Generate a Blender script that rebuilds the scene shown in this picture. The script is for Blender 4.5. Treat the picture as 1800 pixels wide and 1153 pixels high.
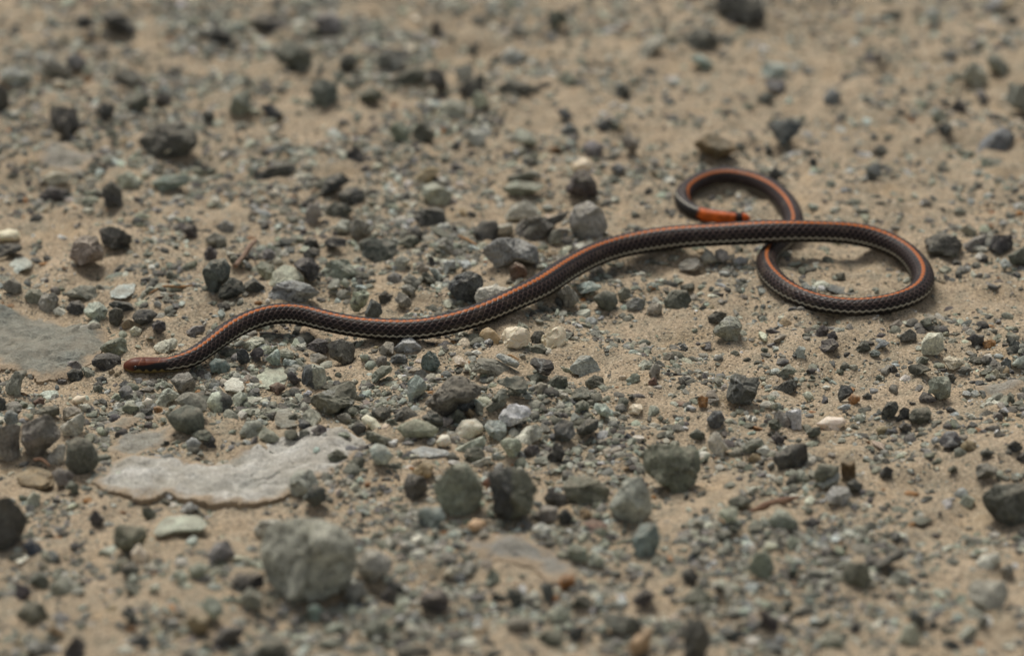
import bpy, bmesh, math, random
import numpy as np
from math import sin, cos, radians, pi

# ------------------------------------------------------------------ camera, sky, sun, exposure
for o in list(bpy.data.objects):
    bpy.data.objects.remove(o)
SC = bpy.context.scene
COL = SC.collection

TH = radians(24.0)            # the lens looks 24 degrees down
DC = 1.5                      # metres from lens to the middle of the picture
S0 = 0.00017                  # metres per photo pixel there
F = DC / S0                   # focal length in photo pixels
CX, CY = 900.0, 576.5
CAM = np.array([0.0, -DC * cos(TH), DC * sin(TH)])
RT = np.array([1.0, 0.0, 0.0])
UP = np.array([0.0, sin(TH), cos(TH)])
FW = np.array([0.0, cos(TH), -sin(TH)])

cam = bpy.data.cameras.new('camera')
cam.sensor_width = 36.0
cam.lens = F / 1800.0 * 36.0
cam.clip_start = 0.05
cam.clip_end = 60.0
cam.dof.use_dof = True
cam.dof.focus_distance = DC - 0.028
cam.dof.aperture_fstop = 8.8
camo = bpy.data.objects.new('camera', cam)
camo.location = CAM
camo.rotation_euler = (pi / 2 - TH, 0, 0)
COL.objects.link(camo)
SC.camera = camo

SUN_EL, SUN_AZ = radians(62), radians(-22)     # azimuth from +Y (away from the lens) towards +X
W = bpy.data.worlds.new('World')
SC.world = W
W.use_nodes = True
nt = W.node_tree
nt.nodes.clear()
sky = nt.nodes.new('ShaderNodeTexSky')
sky.sky_type = 'NISHITA'
sky.sun_disc = False
sky.sun_elevation = SUN_EL
sky.sun_rotation = SUN_AZ
sky.air_density = 1.0
sky.dust_density = 3.0
hs = nt.nodes.new('ShaderNodeHueSaturation')
hs.inputs['Saturation'].default_value = 0.30   # a grey overcast sky
bg = nt.nodes.new('ShaderNodeBackground')
bg.inputs['Strength'].default_value = 0.052
wo = nt.nodes.new('ShaderNodeOutputWorld')
nt.links.new(sky.outputs[0], hs.inputs['Color'])
nt.links.new(hs.outputs[0], bg.inputs['Color'])
nt.links.new(bg.outputs[0], wo.inputs['Surface'])

sun = bpy.data.lights.new('sun', 'SUN')
sun.energy = 1.5
sun.angle = radians(26)
sun.color = (1.0, 0.95, 0.88)
suno = bpy.data.objects.new('sun', sun)
COL.objects.link(suno)
from mathutils import Vector
sd = Vector((sin(SUN_AZ) * cos(SUN_EL), cos(SUN_AZ) * cos(SUN_EL), sin(SUN_EL)))
suno.rotation_euler = sd.to_track_quat('Z', 'Y').to_euler()
suno.location = sd * 3

SC.view_settings.view_transform = 'Standard'
SC.view_settings.look = 'None'
SC.view_settings.gamma = 1.0
SC.view_settings.use_curve_mapping = False
SC.view_settings.exposure = 0.80
SC.cycles.max_bounces = 6
SC.cycles.use_denoising = True

# ------------------------------------------------------------------ geometry of the view
def ground(px, py, z=0.0):
    """The point at height z that the photo pixel (px, py) looks at."""
    px = np.asarray(px, float); py = np.asarray(py, float)
    d = FW[None] + ((px - CX) / F).reshape(-1, 1) * RT[None] + ((CY - py) / F).reshape(-1, 1) * UP[None]
    t = (np.asarray(z, float).reshape(-1) - CAM[2]) / d[:, 2]
    return CAM[None] + d * t[:, None]

def project(P):
    Q = P - CAM[None]
    d = Q @ FW
    return CX + F * (Q @ RT) / d, CY - F * (Q @ UP) / d, d

RNG = np.random.default_rng(11)
random.seed(11)
_T = np.random.default_rng(5).random((64, 64, 64)).astype(np.float32)

def vnoise(p):
    """Value noise in 0..1 for an array of 3-D points."""
    p = np.asarray(p, float)
    i = np.floor(p).astype(int)
    f = p - i
    f = f * f * (3 - 2 * f)
    out = 0
    for a in (0, 1):
        wa = f[:, 0] if a else 1 - f[:, 0]
        for b in (0, 1):
            wb = f[:, 1] if b else 1 - f[:, 1]
            for c in (0, 1):
                wc = f[:, 2] if c else 1 - f[:, 2]
                out = out + wa * wb * wc * _T[(i[:, 0] + a) % 64, (i[:, 1] + b) % 64, (i[:, 2] + c) % 64]
    return out

def fbm(p, octaves=3):
    s, a, t = 0, 1.0, 0
    for k in range(octaves):
        s = s + a * vnoise(np.asarray(p) * 2 ** k + 7.3 * k); t += a; a *= 0.5
    return s / t

def lin(rgb, k=1.0):
    c = np.array(rgb, float) / 255.0
    c = np.where(c <= 0.04045, c / 12.92, ((c + 0.055) / 1.055) ** 2.4)
    return tuple(np.clip(c * k, 0, 0.9))

ALB = 1.0
PAL = {'g': (116, 121, 107), 'gl': (150, 153, 138), 'gp': (182, 178, 162), 'gd': (80, 84, 74), 'go': (92, 93, 78),
       'gb': (76, 84, 80), 'gf': (128, 132, 114), 'b': (98, 106, 114), 'bb': (62, 70, 92), 'bd': (74, 80, 86), 'bl': (144, 152, 152),
       't': (112, 128, 124), 'td': (92, 112, 112), 'tl': (142, 156, 148), 'k': (62, 64, 65), 'kn': (74, 73, 70),
       'kp': (68, 64, 67), 'n': (118, 115, 107), 'nl': (150, 147, 138), 'nd': (84, 82, 77), 'nb': (142, 139, 134),
       'w': (242, 224, 196), 'wp': (243, 226, 206), 'wg': (178, 168, 156), 'wl': (186, 190, 184), 'wb': (120, 124, 126),
       'y': (172, 152, 118), 'yb': (118, 98, 70), 'yw': (216, 184, 142), 'o': (178, 126, 76), 'r': (126, 98, 84), 'rn': (128, 116, 104),
       'p': (106, 105, 109), 'pl': (128, 130, 135), 'sl': (96, 97, 93), 'ps': (152, 154, 147), 'sd': (116, 110, 104)}
for _k, _c in PAL.items():                       # everything here is dusty: colours pulled towards a warm grey
    _l = 0.3 * _c[0] + 0.59 * _c[1] + 0.11 * _c[2]
    _m = 0.0 if _k in ('w', 'wp', 'yw', 'o', 'y', 'r', 'yb') else 0.38
    _g = 1.0 if _m == 0 else 1.32
    if _k in ('k', 'kn', 'kp'):
        _g = 1.34
    PAL[_k] = tuple(_g * ((1 - _m) * a + _m * _l * b) for a, b in zip(_c, (1.015, 1.015, 0.925)))
SAND = (182, 163, 137)

def link(o, parent=None):
    COL.objects.link(o)
    if parent is not None:
        o.parent = parent
    return o

def mesh_tris(name, V, T, smooth=True):
    """A mesh of triangles from numpy arrays."""
    me = bpy.data.meshes.new(name)
    V = np.ascontiguousarray(V, dtype=np.float32); T = np.ascontiguousarray(T, dtype=np.int32)
    me.vertices.add(len(V)); me.vertices.foreach_set('co', V.ravel())
    me.loops.add(T.size); me.loops.foreach_set('vertex_index', T.ravel())
    me.polygons.add(len(T))
    me.polygons.foreach_set('loop_start', np.arange(0, T.size, T.shape[1], dtype=np.int32))
    me.polygons.foreach_set('use_smooth', np.full(len(T), smooth, dtype=bool))
    me.update(calc_edges=True)
    me.validate()
    return me

def paint(me, name, rgb):
    a = me.color_attributes.new(name, 'FLOAT_COLOR', 'POINT')
    c = np.ones((len(rgb), 4), np.float32); c[:, :3] = rgb
    a.data.foreach_set('color', c.ravel())

# ------------------------------------------------------------------ materials
class Mat:
    def __init__(self, name):
        self.m = bpy.data.materials.new(name); self.m.use_nodes = True
        self.t = self.m.node_tree; self.t.nodes.clear()
        self.out = self.t.nodes.new('ShaderNodeOutputMaterial')
        self.b = self.t.nodes.new('ShaderNodeBsdfPrincipled')
        self.t.links.new(self.b.outputs[0], self.out.inputs['Surface'])
    def put(self, sock, v):
        if hasattr(v, 'is_output'):
            self.t.links.new(v, sock)
        else:
            sock.default_value = v
    def node(self, kind, out=0, props=None, **ins):
        n = self.t.nodes.new(kind)
        for k, v in (props or {}).items():
            setattr(n, k, v)
        for k, v in ins.items():
            k = k.replace('_', ' ')
            self.put(n.inputs[int(k[1:])] if k[0] == '#' else n.inputs[k], v)
        return n.outputs[out]
    def noise(self, vec, scale, detail=4.0, rough=0.55):
        return self.node('ShaderNodeTexNoise', 0, None, Vector=vec, Scale=scale, Detail=detail, Roughness=rough)
    def rng(self, v, a, b, c, d):
        n = self.t.nodes.new('ShaderNodeMapRange')
        self.put(n.inputs[0], v)
        for k, x in enumerate((a, b, c, d)):
            self.put(n.inputs[k + 1], x)
        return n.outputs[0]
    def math(self, op, a, b=0.0):
        n = self.t.nodes.new('ShaderNodeMath'); n.operation = op
        self.put(n.inputs[0], a); self.put(n.inputs[1], b)
        return n.outputs[0]
    def mix(self, f, a, b, mode='MIX'):
        n = self.t.nodes.new('ShaderNodeMix'); n.data_type = 'RGBA'; n.blend_type = mode
        self.put(n.inputs[0], f)
        self.put(n.inputs[6], a if hasattr(a, 'is_output') else (*a[:3], 1)); self.put(n.inputs[7], b if hasattr(b, 'is_output') else (*b[:3], 1))
        return n.outputs[2]
    def scale(self, col, v):
        n = self.t.nodes.new('ShaderNodeVectorMath'); n.operation = 'SCALE'
        self.put(n.inputs[0], col); self.put(n.inputs['Scale'], v)
        return n.outputs[0]
    def bump(self, h, strength, dist):
        n = self.t.nodes.new('ShaderNodeBump')
        n.inputs['Strength'].default_value = strength; n.inputs['Distance'].default_value = dist
        self.put(n.inputs['Height'], h)
        self.put(self.b.inputs['Normal'], n.outputs[0])

def stone_mat(name, source='object', speck=0.0, vein=0.0, dust=0.62, quartz=False, half=None, contrast=1.0, rough=0.85, dscale=300.0, slab=False):
    M = Mat(name)
    co = M.node('ShaderNodeTexCoord', 3)
    info = M.t.nodes.new('ShaderNodeObjectInfo')
    if source == 'object':
        base = info.outputs['Color']
        add = M.t.nodes.new('ShaderNodeVectorMath'); add.operation = 'ADD'
        rnd = M.math('MULTIPLY', info.outputs['Random'], 7.0)
        M.put(add.inputs[0], co); M.put(add.inputs[1], rnd)
        vec = add.outputs[0]
    else:
        base = M.node('ShaderNodeAttribute', 0, {'attribute_name': 'tint'})
        vec = co
    if half is not None:
        sx = M.t.nodes.new('ShaderNodeSeparateXYZ'); M.put(sx.inputs[0], co)
        w = M.math('ADD', sx.outputs[0], M.math('MULTIPLY', M.math('SUBTRACT', M.noise(vec, 300), 0.5), 0.004))
        base = M.mix(M.rng(w, -0.0004, 0.0004, 0.0, 1.0), base, half)
    n1 = M.noise(vec, 260, 8.0, 0.7)
    n2 = M.noise(vec, 1300, 6.0, 0.7)
    n3 = M.noise(vec, 120, 4.0, 0.6)
    v = M.math('MULTIPLY', M.rng(n1, 0.32, 0.68, 1 - 0.42 * contrast, 1 + 0.45 * contrast), M.rng(n2, 0.32, 0.68, 0.52, 1.52))
    col = M.mix(M.rng(n3, 0.42, 0.62, 0.0, 0.6), base, M.mix(0.5, base, lin((128, 128, 112))))
    col = M.scale(col, v)
    # pale bruises and grains that weathering leaves on every stone
    pk = M.math('MULTIPLY', M.rng(M.noise(vec, 1500, 4, 0.65), 0.54, 0.66, 0.0, 1.0), M.rng(n3, 0.38, 0.6, 0.15, 1.0))
    col = M.mix(M.math('MULTIPLY', pk, 0.5), col, lin((168, 166, 152)))
    dk = M.rng(M.noise(vec, 760, 5, 0.7), 0.57, 0.68, 0.0, 0.45)
    col = M.mix(M.math('MULTIPLY', dk, 0.8 if not quartz else 0.0), col, M.scale(base, 0.42))
    if speck:
        vo = M.node('ShaderNodeTexVoronoi', 0, None, Vector=vec, Scale=1100.0)
        s1 = M.math('MULTIPLY', M.rng(vo, 0.12, 0.3, 1.0, 0.0), M.rng(M.noise(vec, 420, 3), 0.42, 0.58, 0.0, 1.0))
        col = M.mix(M.math('MULTIPLY', s1, speck), col, lin((176, 176, 168)))
        s2 = M.rng(M.noise(vec, 650, 4), 0.56, 0.64, 0.0, 1.0)
        col = M.mix(M.math('MULTIPLY', s2, speck), col, lin((44, 44, 46)))
    if vein:
        d = M.math('ABSOLUTE', M.math('SUBTRACT', M.noise(vec, 130, 4, 0.6), 0.5))
        f = M.math('MULTIPLY', M.rng(d, 0.004, 0.03, 1.0, 0.0), M.rng(M.noise(vec, 110, 2), 0.4, 0.55, 0.0, 1.0))
        col = M.mix(M.math('MULTIPLY', f, vein), col, lin((196, 198, 192)))
        g = M.rng(M.noise(vec, 210, 5, 0.65), 0.5, 0.6, 0.0, 1.0)
        col = M.mix(M.math('MULTIPLY', g, 0.5 * vein), col, M.scale(base, 0.45))
    if quartz:
        q = M.rng(M.noise(vec, 260, 5, 0.65), 0.55, 0.72, 0.0, 0.55)
        col = M.mix(q, M.scale(base, M.rng(n1, 0.3, 0.7, 0.9, 1.06)), lin((168, 138, 96)))
        qq = M.math('ABSOLUTE', M.math('SUBTRACT', M.noise(vec, 160, 4, 0.6), 0.5))
        col = M.mix(M.rng(qq, 0.0, 0.014, 0.5, 0.0), col, lin((140, 112, 78)))
        M.b.inputs['Subsurface Weight'].default_value = 0.12
        M.b.inputs['Subsurface Radius'].default_value = (0.002, 0.0014, 0.0009)
        M.b.inputs['Subsurface Scale'].default_value = 1.0
        rough = 0.5
    # wind-blown dust that has settled on faces turned upwards
    ge = M.t.nodes.new('ShaderNodeNewGeometry')
    sz = M.t.nodes.new('ShaderNodeSeparateXYZ'); M.put(sz.inputs[0], ge.outputs['Normal'])
    df = M.math('MULTIPLY', M.rng(sz.outputs[2], 0.3, 0.9, 0.0, 1.0), M.rng(M.noise(vec, dscale, 8, 0.72), 0.36, 0.62, 0.0, 1.0))
    col = M.mix(M.math('MULTIPLY', df, dust), col, lin((170, 160, 140)))
    if slab:
        # sand that lies over the worn rim of a slab
        rim = M.node('ShaderNodeAttribute', 2, {'attribute_name': 'rim'})
        rf = M.rng(M.math('ADD', rim, M.math('MULTIPLY', M.math('SUBTRACT', M.noise(vec, 140, 7, 0.7), 0.5), 1.7)), 0.55, 0.95, 0.0, 1.0)
        grain = M.rng(M.noise(vec, 1800, 3, 0.6), 0.3, 0.7, 0.7, 1.2)
        col = M.mix(rf, col, M.scale(M.mix(0.0, lin(SAND), lin(SAND)), grain))
    M.put(M.b.inputs['Base Color'], col)
    M.put(M.b.inputs['Roughness'], rough)
    M.b.inputs['Specular IOR Level'].default_value = 0.35
    M.bump(M.math('ADD', M.math('MULTIPLY', n2, 0.8), n1), 0.8 if not quartz else 0.3, 0.0014)
    return M.m
STONES = '''
A1|rq|w|pebble|small cream oval pebble in the fine gravel below and left of the snake's snout|630,560 680,525 745,535 755,570 700,598 645,590
A1|rq|wp|pebble|tiny white upright pebble sitting on a black chip below the snake's neck|1255,590 1290,540 1335,560 1340,600 1300,625
A1|m|k|stone|black chip with a tiny white pebble on top, below the snake's neck|1235,630 1330,625 1340,700 1230,720
A1|r|o|pebble|small rusty brown pebble right beside the black chip below the snake's neck|1340,630 1380,615 1425,635 1420,665 1370,675
A1|a|gl|stone|pale green wedge just below the round stone under the snake's neck|1350,600 1430,480 1480,455 1580,515 1560,545 1430,620
A1|ms|n|stone|round grey stone with a pale chipped top, directly under the snake's neck|1490,390 1570,330 1660,325 1720,400 1710,470 1620,525 1560,490
A1|a|gl|-|x|1415,395 1450,395 1505,450 1425,465
P|r|gd|stone|large smooth dark green-grey stone above the left end of the pale slab|293,731 303,722 328,711 352,717 360,736 358,756 333,763 308,756 297,742
P|m|n|stone|grey stone leaning behind the large smooth dark stone above the pale slab|302,706 320,693 340,690 357,697 364,714 362,733 340,716
A1|rs|k|stone|round black speckled pebble left of the snake's snout, lower of two|580,330 640,285 720,300 735,350 700,400 620,400
A1|ms|p|stone|bluish purple pebble perched behind the round black speckled pebble near the snout|565,265 600,225 680,220 725,270 710,310 590,310
A1|as|kp|stone|dark craggy rock touching the sand just left of the snake's snout|800,220 850,160 960,150 1060,180 1065,260 1000,305 900,300 810,265
A1|a|g|stone|green-grey rock directly behind the dark craggy rock near the snake's snout|870,110 940,50 1060,10 1110,40 1115,130 1050,170 900,145
A1|a|gp|stone|chalky whitish rock just behind the snake's head and neck|1345,100 1400,55 1530,15 1560,50 1545,110 1450,155 1370,150
P|f|sl|slab|broad dusty grey rock slab half buried at the left edge of the photo|-20,530 40,538 105,550 165,572 196,600 158,634 122,652 90,660 66,662 48,648 0,640 -20,630
A1|m|g|stone|green-grey stone with a pale top at the foot of the dusty left slab|90,375 130,310 240,305 235,345 195,390 180,500 110,520 40,480 60,410
A1|a|n|stone|large brownish grey wedge near the left edge, left of the green cobble|190,780 400,685 450,700 540,850 530,900 330,1070 250,1050 180,930
A1|av|n|stone|veined grey rock cut by the left edge beside the large brownish wedge|-40,800 150,770 190,800 170,900 180,1050 100,1110 -40,1090
P|r|gd|stone|smooth dark green cobble just left of the pale slab|118,779 136,766 160,774 172,796 173,818 154,832 125,835 114,815
A1|a|gl|stone|pale grey stone squeezed between the brownish wedge and the green cobble|400,1080 520,950 585,960 560,1110 480,1130
A1|a|gl|stone|pale green angular stone above the smooth green cobble|520,800 700,680 730,690 735,830 690,870 560,880
A1|m|rn|stone|brownish triangular stone right above the pale green angular stone at left|550,640 650,615 720,650 690,690 550,740
A1|m|gl|-|x|690,610 780,600 800,640 740,670
A1|m|gd|stone|dark mottled stone above the large brownish wedge at left|310,650 430,615 520,620 525,690 460,715 310,715
A1|m|r|stone|small reddish brown stone in the gravel below the pale topped stone at left|290,580 360,535 395,560 380,600 310,620
A1|f|bl|-|x|340,515 400,480 500,480 520,520 420,560
A1|r|b|stone|rounded blue-grey stone near the left edge above the veined rock|50,670 100,650 160,690 150,770 60,780 30,730
A1|m|n|-|x|50,610 120,575 200,610 190,655 60,660
A1|m|k|stone|small black stone cut by the left edge below the dusty slab|-20,540 40,550 50,640 -20,655
A1|m|g|stone|rounded green stone left of the black chip with the white pebble|1070,620 1130,595 1220,620 1225,665 1130,685 1075,660
A1|m|p|stone|lilac grey pebble below the snake's chin amid fine gravel|1040,490 1080,440 1150,450 1170,500 1120,535 1060,535
A1|m|gd|-|x|820,450 870,430 910,460 890,490 830,495
A1|m|g|stone|small green-grey stone touching the right of the round black speckled pebble|720,290 760,280 820,310 825,350 750,355
A1|m|y|-|x|945,310 990,290 1005,320 975,345
A1|m|y|stone|small yellowish crumb of rock right under the tip of the snout|1000,330 1060,300 1090,330 1070,365 1010,365
A1|m|k|-|x|850,370 900,350 940,380 930,415 860,410
A1|m|p|-|x|1180,380 1240,370 1250,410 1200,420
A1|m|k|-|x|1040,440 1100,395 1180,430 1150,460
A1|m|k|pebble|tiny black cube shaped grit lying alone on the pale slab|1440,920 1485,925 1487,960 1437,962
A1|r|bl|stone|rounded bluish pebble on the upper edge of the pale slab|1630,930 1690,890 1755,930 1750,975 1650,1000
P|m|gd|stone|dark green stone just above the rounded bluish pebble on the pale slab|336,762 350,756 368,757 376,768 368,776 348,774
A1|f|rn|slab|flat brownish stone pressed into the sand above the dusky slab|930,740 1060,680 1210,685 1150,745 1000,785
P|f|ps|slab|large pale grey slab lying flat in the sand at lower left|168,850 203,812 232,794 300,806 380,810 430,798 470,768 530,748 616,744 672,784 606,826 550,852 506,872 430,893 380,892 300,868 240,880 190,866
P|f|sd|slab|dusky grey flat rock joining the upper left corner of the pale slab|183,785 215,758 260,738 305,742 296,765 238,793 197,798
A2|a|gp|pebble|cream angular pebble tucked under the snake's first bend|325,65 440,5 520,20 530,65 400,120 345,110
A2|r|td|pebble|smooth blue-green pebble below the snake's neck, right of the round chipped stone|35,250 90,195 180,210 225,270 210,310 150,335 60,325
A2|ms|k|stone|black speckled stone standing left of the pale green shards under the first bend|280,150 320,110 360,120 390,200 380,240 320,255 285,220
A2|m|kp|stone|dark stone between the black speckled stone and the pale green shards|390,160 440,110 500,110 520,170 440,215
A2|a|tl|stone|pale green triangular shard pointing up beneath the snake's first bend|525,205 635,110 660,140 665,255 600,262
A2|a|g|-|x|530,140 630,80 645,110 540,175
A2|a|gl|stone|green angular block right behind the pale green triangular shard|645,130 720,105 780,150 785,205 700,205 660,185
A2|a|tl|stone|small pale green brick shaped stone right of the triangular shard|690,215 720,200 810,225 805,275 690,262
A2|ms|kp|stone|rough purplish grey stone left of the large speckled round stone under the snake|885,90 990,20 1080,40 1095,120 1060,165 920,155
A2|ms|nd|stone|large round speckled dark grey stone close under the snake's body|1080,90 1200,35 1300,55 1320,130 1290,240 1220,258 1100,190
A2|a|n|stone|small brownish stone with a pale rim below the rough purplish stone|920,165 1000,155 1080,185 1040,235 960,242 925,215
A2|a|gp|-|x|800,80 880,65 890,100 860,125
A2|m|n|stone|dusty grey stone in the shade under the snake's belly at its dip|1530,110 1590,50 1660,60 1655,165 1540,170
F3|av|bl|stone|pale blue-grey flat topped stone touching the snake's belly at its dip|1440,800 1560,680 1640,672 1760,790 1700,830 1480,835
A2|m|bd|stone|dark blue-grey block below the pale flat topped stone under the snake|1630,190 1690,160 1765,180 1760,238 1640,242
A2|m|n|-|x|1505,215 1550,175 1600,190 1590,250 1510,265
A2|a|gl|-|x|1360,170 1430,170 1430,235 1390,245 1365,200
A2|mh|bd>gl|stone|half dark, half pale upright stone right above the olive green wedge|850,340 880,260 950,245 1050,280 1070,380 1040,450 960,465 920,430 850,415
A2|f|gl|stone|flat dusty grey stone behind the reddish brown pebble below the first bend|450,350 560,290 700,290 725,340 705,430 560,470 470,460
A2|r|r|pebble|reddish brown pebble on a flat dusty stone below the snake's first bend|560,440 640,405 700,430 712,470 640,520 580,485
A2|f|gp|stone|pale crumbly dusted rock right of the blue-green pebble below the neck|150,430 250,350 330,380 350,460 300,505 180,485
A2|rh|gl>k|stone|split pebble, left half pale green and right half black, below the neck|20,570 60,500 150,485 230,530 250,600 190,662 90,670 30,630
A2|m|gl|stone|beige stone touching the right side of the black and green split pebble|245,540 300,490 360,510 362,560 300,605 250,590
A2|a|gl|-|x|340,595 400,560 445,600 400,630 345,620
A2|av|go|stone|large olive green wedge of rock, lying left of the cream elongated pebble|920,530 1080,470 1230,390 1310,400 1350,530 1300,620 1120,702 1050,690 930,605
A2|m|gd|-|x|1220,650 1300,620 1335,660 1310,700 1230,690
A2|m|n|stone|smooth grey pebble tucked under the lower right side of the olive wedge|1160,700 1240,675 1285,720 1240,768 1170,740
A2|m|k|stone|black stone right above the cream elongated pebble, left of a black pair|1460,660 1540,620 1630,640 1635,700 1570,742 1470,712
D2|a|k|stone|black stone right above the cream elongated pebble, right of a black pair|275,1040 340,983 402,1030 402,1060 290,1070
A2|rq|w|pebble|cream elongated pebble lying aslant below two black stones|1370,720 1420,690 1500,730 1550,790 1530,832 1450,812 1390,770
A2|m|k|stone|round black stone at the left tip of the cream elongated pebble|1295,800 1340,755 1410,800 1400,850 1310,862
A2|m|gd|stone|long dark grey stone just below the cream elongated pebble|1405,840 1440,828 1650,910 1680,960 1560,955 1420,922
A2|m|gd|-|x|1590,740 1640,725 1700,770 1660,810 1600,780
D2|r|gf|stone|broad flat green oval stone left of the large pinkish white pebble|283,1100 360,1065 450,1070 522,1110 480,1152 330,1155
A2|r|bl|stone|smooth light blue-grey pebble below the long dark grey stone|1450,990 1500,945 1580,960 1650,1050 1600,1135 1500,1135 1460,1060
A2|m|gd|stone|dark stone resting on the right end of the pale slab, upper of two|1080,1040 1160,990 1250,1050 1255,1100 1160,1115 1080,1080
A2|m|gd|-|x|1280,1110 1340,1060 1400,1080 1395,1155 1290,1155
A2|r|g|stone|green pebble with sand on top, above the middle of the pale slab|300,850 360,750 480,740 520,800 470,870 380,912 310,890
A2|m|g|stone|green stone right beside the sand topped pebble above the pale slab|470,860 520,805 600,840 660,890 630,932 540,935 475,900
A2|f|n|stone|rough grey dusty stone left of the pale speckled stone under the olive wedge|610,730 640,650 740,635 800,720 825,790 680,812 620,780
A2|ms|gp|stone|pale speckled stone at the lower left side of the olive wedge|850,700 930,630 1010,680 1030,750 960,795 880,765
A2|m|bd|-|x|815,790 850,735 920,770 910,812 830,812
A2|m|kp|stone|dark purple stone right above the upper rim of the pale slab|925,830 1000,790 1070,810 1060,855 980,872
A2|m|gd|stone|dark olive stone on the upper rim of the pale slab, near its middle|700,830 800,825 822,880 760,912 700,890
A2|m|g|-|x|830,840 890,815 925,860 900,912 830,900
A2|a|gp|-|x|1010,880 1060,845 1080,880 1040,897
A2|m|g|-|x|1170,860 1230,840 1290,880 1240,897 1180,887
A2|f|gd|stone|thin dark flake on the sand left of the olive wedge|590,625 680,590 760,560 770,600 680,640 600,648
A2|m|gd|-|x|730,700 790,680 840,710 810,747 740,732
A2|m|bl|-|x|870,510 910,475 945,500 900,548
A2|m|g|stone|long green stone lying aslant on sand below the snake's dip|1460,350 1550,260 1640,265 1645,310 1560,370 1480,412
A2|m|k|-|x|1680,540 1720,515 1760,545 1720,572
A2|m|k|-|x|0,890 60,860 100,920 60,972 0,962
A3|av|bl|stone|pale and dark mottled rock left of the large dark grey wedge|-20,400 60,335 130,390 150,470 80,545 -10,580
A2|ms|kp|-|x|720,340 760,310 800,350 840,390 800,418 740,392
A3|a|td|stone|teal rock standing just below the snake's dip|105,200 170,128 230,160 270,250 240,302 150,308 100,280
A3|aq|wp|pebble|small pinkish white chip right of the teal rock below the snake|380,190 420,168 500,215 530,250 470,268 400,240
A3|a|n|stone|grey slab shaped stone behind the large dark grey wedge|540,300 600,190 760,208 900,280 950,290 890,348 700,342 560,332
A3|a|bl|stone|pale bluish wedge leaning on the grey slab shaped stone|750,180 790,148 870,180 970,240 940,292 830,245
A3|a|nd|stone|large dark grey wedge of rock in the gravel below the snake's middle|110,600 370,350 480,352 620,440 640,520 560,560 330,702 240,672
A3|ms|bd|stone|dark shiny pebble resting against the front of the large dark grey wedge|395,590 440,550 520,538 570,580 560,650 470,662 410,640
A3|m|gb|stone|blue-green pebble with a pale flat rim, right of the large dark grey wedge|740,400 860,375 1000,368 1045,420 1030,490 960,522 880,472
A3|av|kp|stone|dark purple rock with a pale vein, left of the chalky teal rock|1050,240 1110,200 1230,220 1275,280 1220,358 1130,325
A3|a|gd|stone|thin dark green stone just under the purple rock with the vein|1030,360 1110,335 1200,350 1190,390 1090,412
A3|r|rn|stone|round brownish grey pebble below the purple rock with the vein|1095,440 1150,405 1210,430 1215,482 1160,512 1105,492
A3|m|gd|stone|dark green block right of the round brownish grey pebble|1225,390 1290,343 1380,360 1390,440 1340,482 1240,442
A3|a|tl|stone|chalky teal rock standing alone at the edge of the open sand|1400,280 1500,172 1580,172 1650,240 1670,320 1540,348 1420,332
A3|m|gd|stone|dark green stone just below the chalky teal rock|1540,400 1620,340 1700,370 1710,440 1600,468 1540,440
A3|a|g|stone|grey-green block below and left of the stone under the chalky teal rock|1420,520 1460,460 1560,448 1590,520 1560,562 1440,562
A3|m|gl|-|x|1310,510 1360,498 1420,560 1400,602 1340,572
A3|m|gd|-|x|1230,580 1280,540 1350,570 1350,612 1250,612
A3|a|g|stone|grey-green stone directly under the grey-green block|1450,600 1520,560 1580,600 1570,662 1460,672
A3|a|tl|stone|pale teal angular stone left of the small white block|1630,600 1720,598 1765,660 1740,722 1660,692
A3|a|g|stone|upright green stone between the dark grey wedge and the white veined stone|665,640 780,480 880,468 900,520 830,612 800,690 720,722 680,702
A3|av|wl|stone|whitish veined stone right of the upright green stone|780,700 880,610 1040,618 1075,670 1020,742 880,802 790,762
A3|rq|wp|pebble|large pinkish white pebble, biggest of the white ones at lower centre|395,830 460,740 580,722 650,790 640,850 540,902 430,892
A3|rq|wp|pebble|small white round pebble below and left of the large pinkish white pebble|230,930 280,868 340,868 365,930 320,978 260,972
A3|a|tl|stone|pale green block touching the right side of the large pinkish white pebble|650,800 690,740 800,742 855,790 850,862 790,912 700,882
A3|a|gp|stone|long pale stone lying aslant right of the pale green block|920,890 1020,800 1120,772 1175,820 1160,902 1050,952 980,955
A3|a|gl|stone|pale green triangular stone below the long pale aslant stone|785,930 850,893 960,908 990,970 940,1062 880,1072 840,1022
A3|m|bd|stone|large dark blue-grey stone right of the long pale aslant stone|1260,800 1350,728 1430,760 1460,872 1390,932 1280,902
A3|a|k|stone|black wedge pointing up right of the large dark blue-grey stone|1460,820 1560,728 1660,730 1650,822 1580,862 1480,872
A3|m|gd|-|x|1520,910 1580,865 1630,900 1620,952 1530,952
A3|m|kp|stone|dark purple stone right of the pale green triangular stone|1000,1010 1050,950 1130,970 1150,1042 1060,1062 1010,1052
A3|m|k|stone|black upright stone right of the dark purple stone at lower centre|1200,1060 1250,1000 1270,930 1330,950 1360,1032 1340,1092 1260,1112
A3|a|k|stone|dark angular stone between the green oval and the large pinkish white pebble|100,720 190,648 290,720 300,792 260,802 150,762
A3|a|gd|-|x|370,700 420,640 480,690 470,782 400,792
A3|m|y|-|x|480,690 530,640 565,680 545,722
A3|m|n|-|x|570,640 600,580 640,620 640,682 590,682
A3|a|gl|stone|pale green slanting flake below the large pinkish white pebble|400,990 560,910 660,868 670,960 640,1012 430,1032
A3|m|gd|stone|dark green stone under the pale green slanting flake|470,1060 500,990 600,980 660,1020 650,1082 520,1102
A3|f|bl|stone|flat bluish stone below the small white round pebble|-10,1010 100,968 350,1005 360,1052 280,1065 100,1065
A3|m|gd|-|x|0,1060 140,1062 160,1132 0,1152
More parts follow.
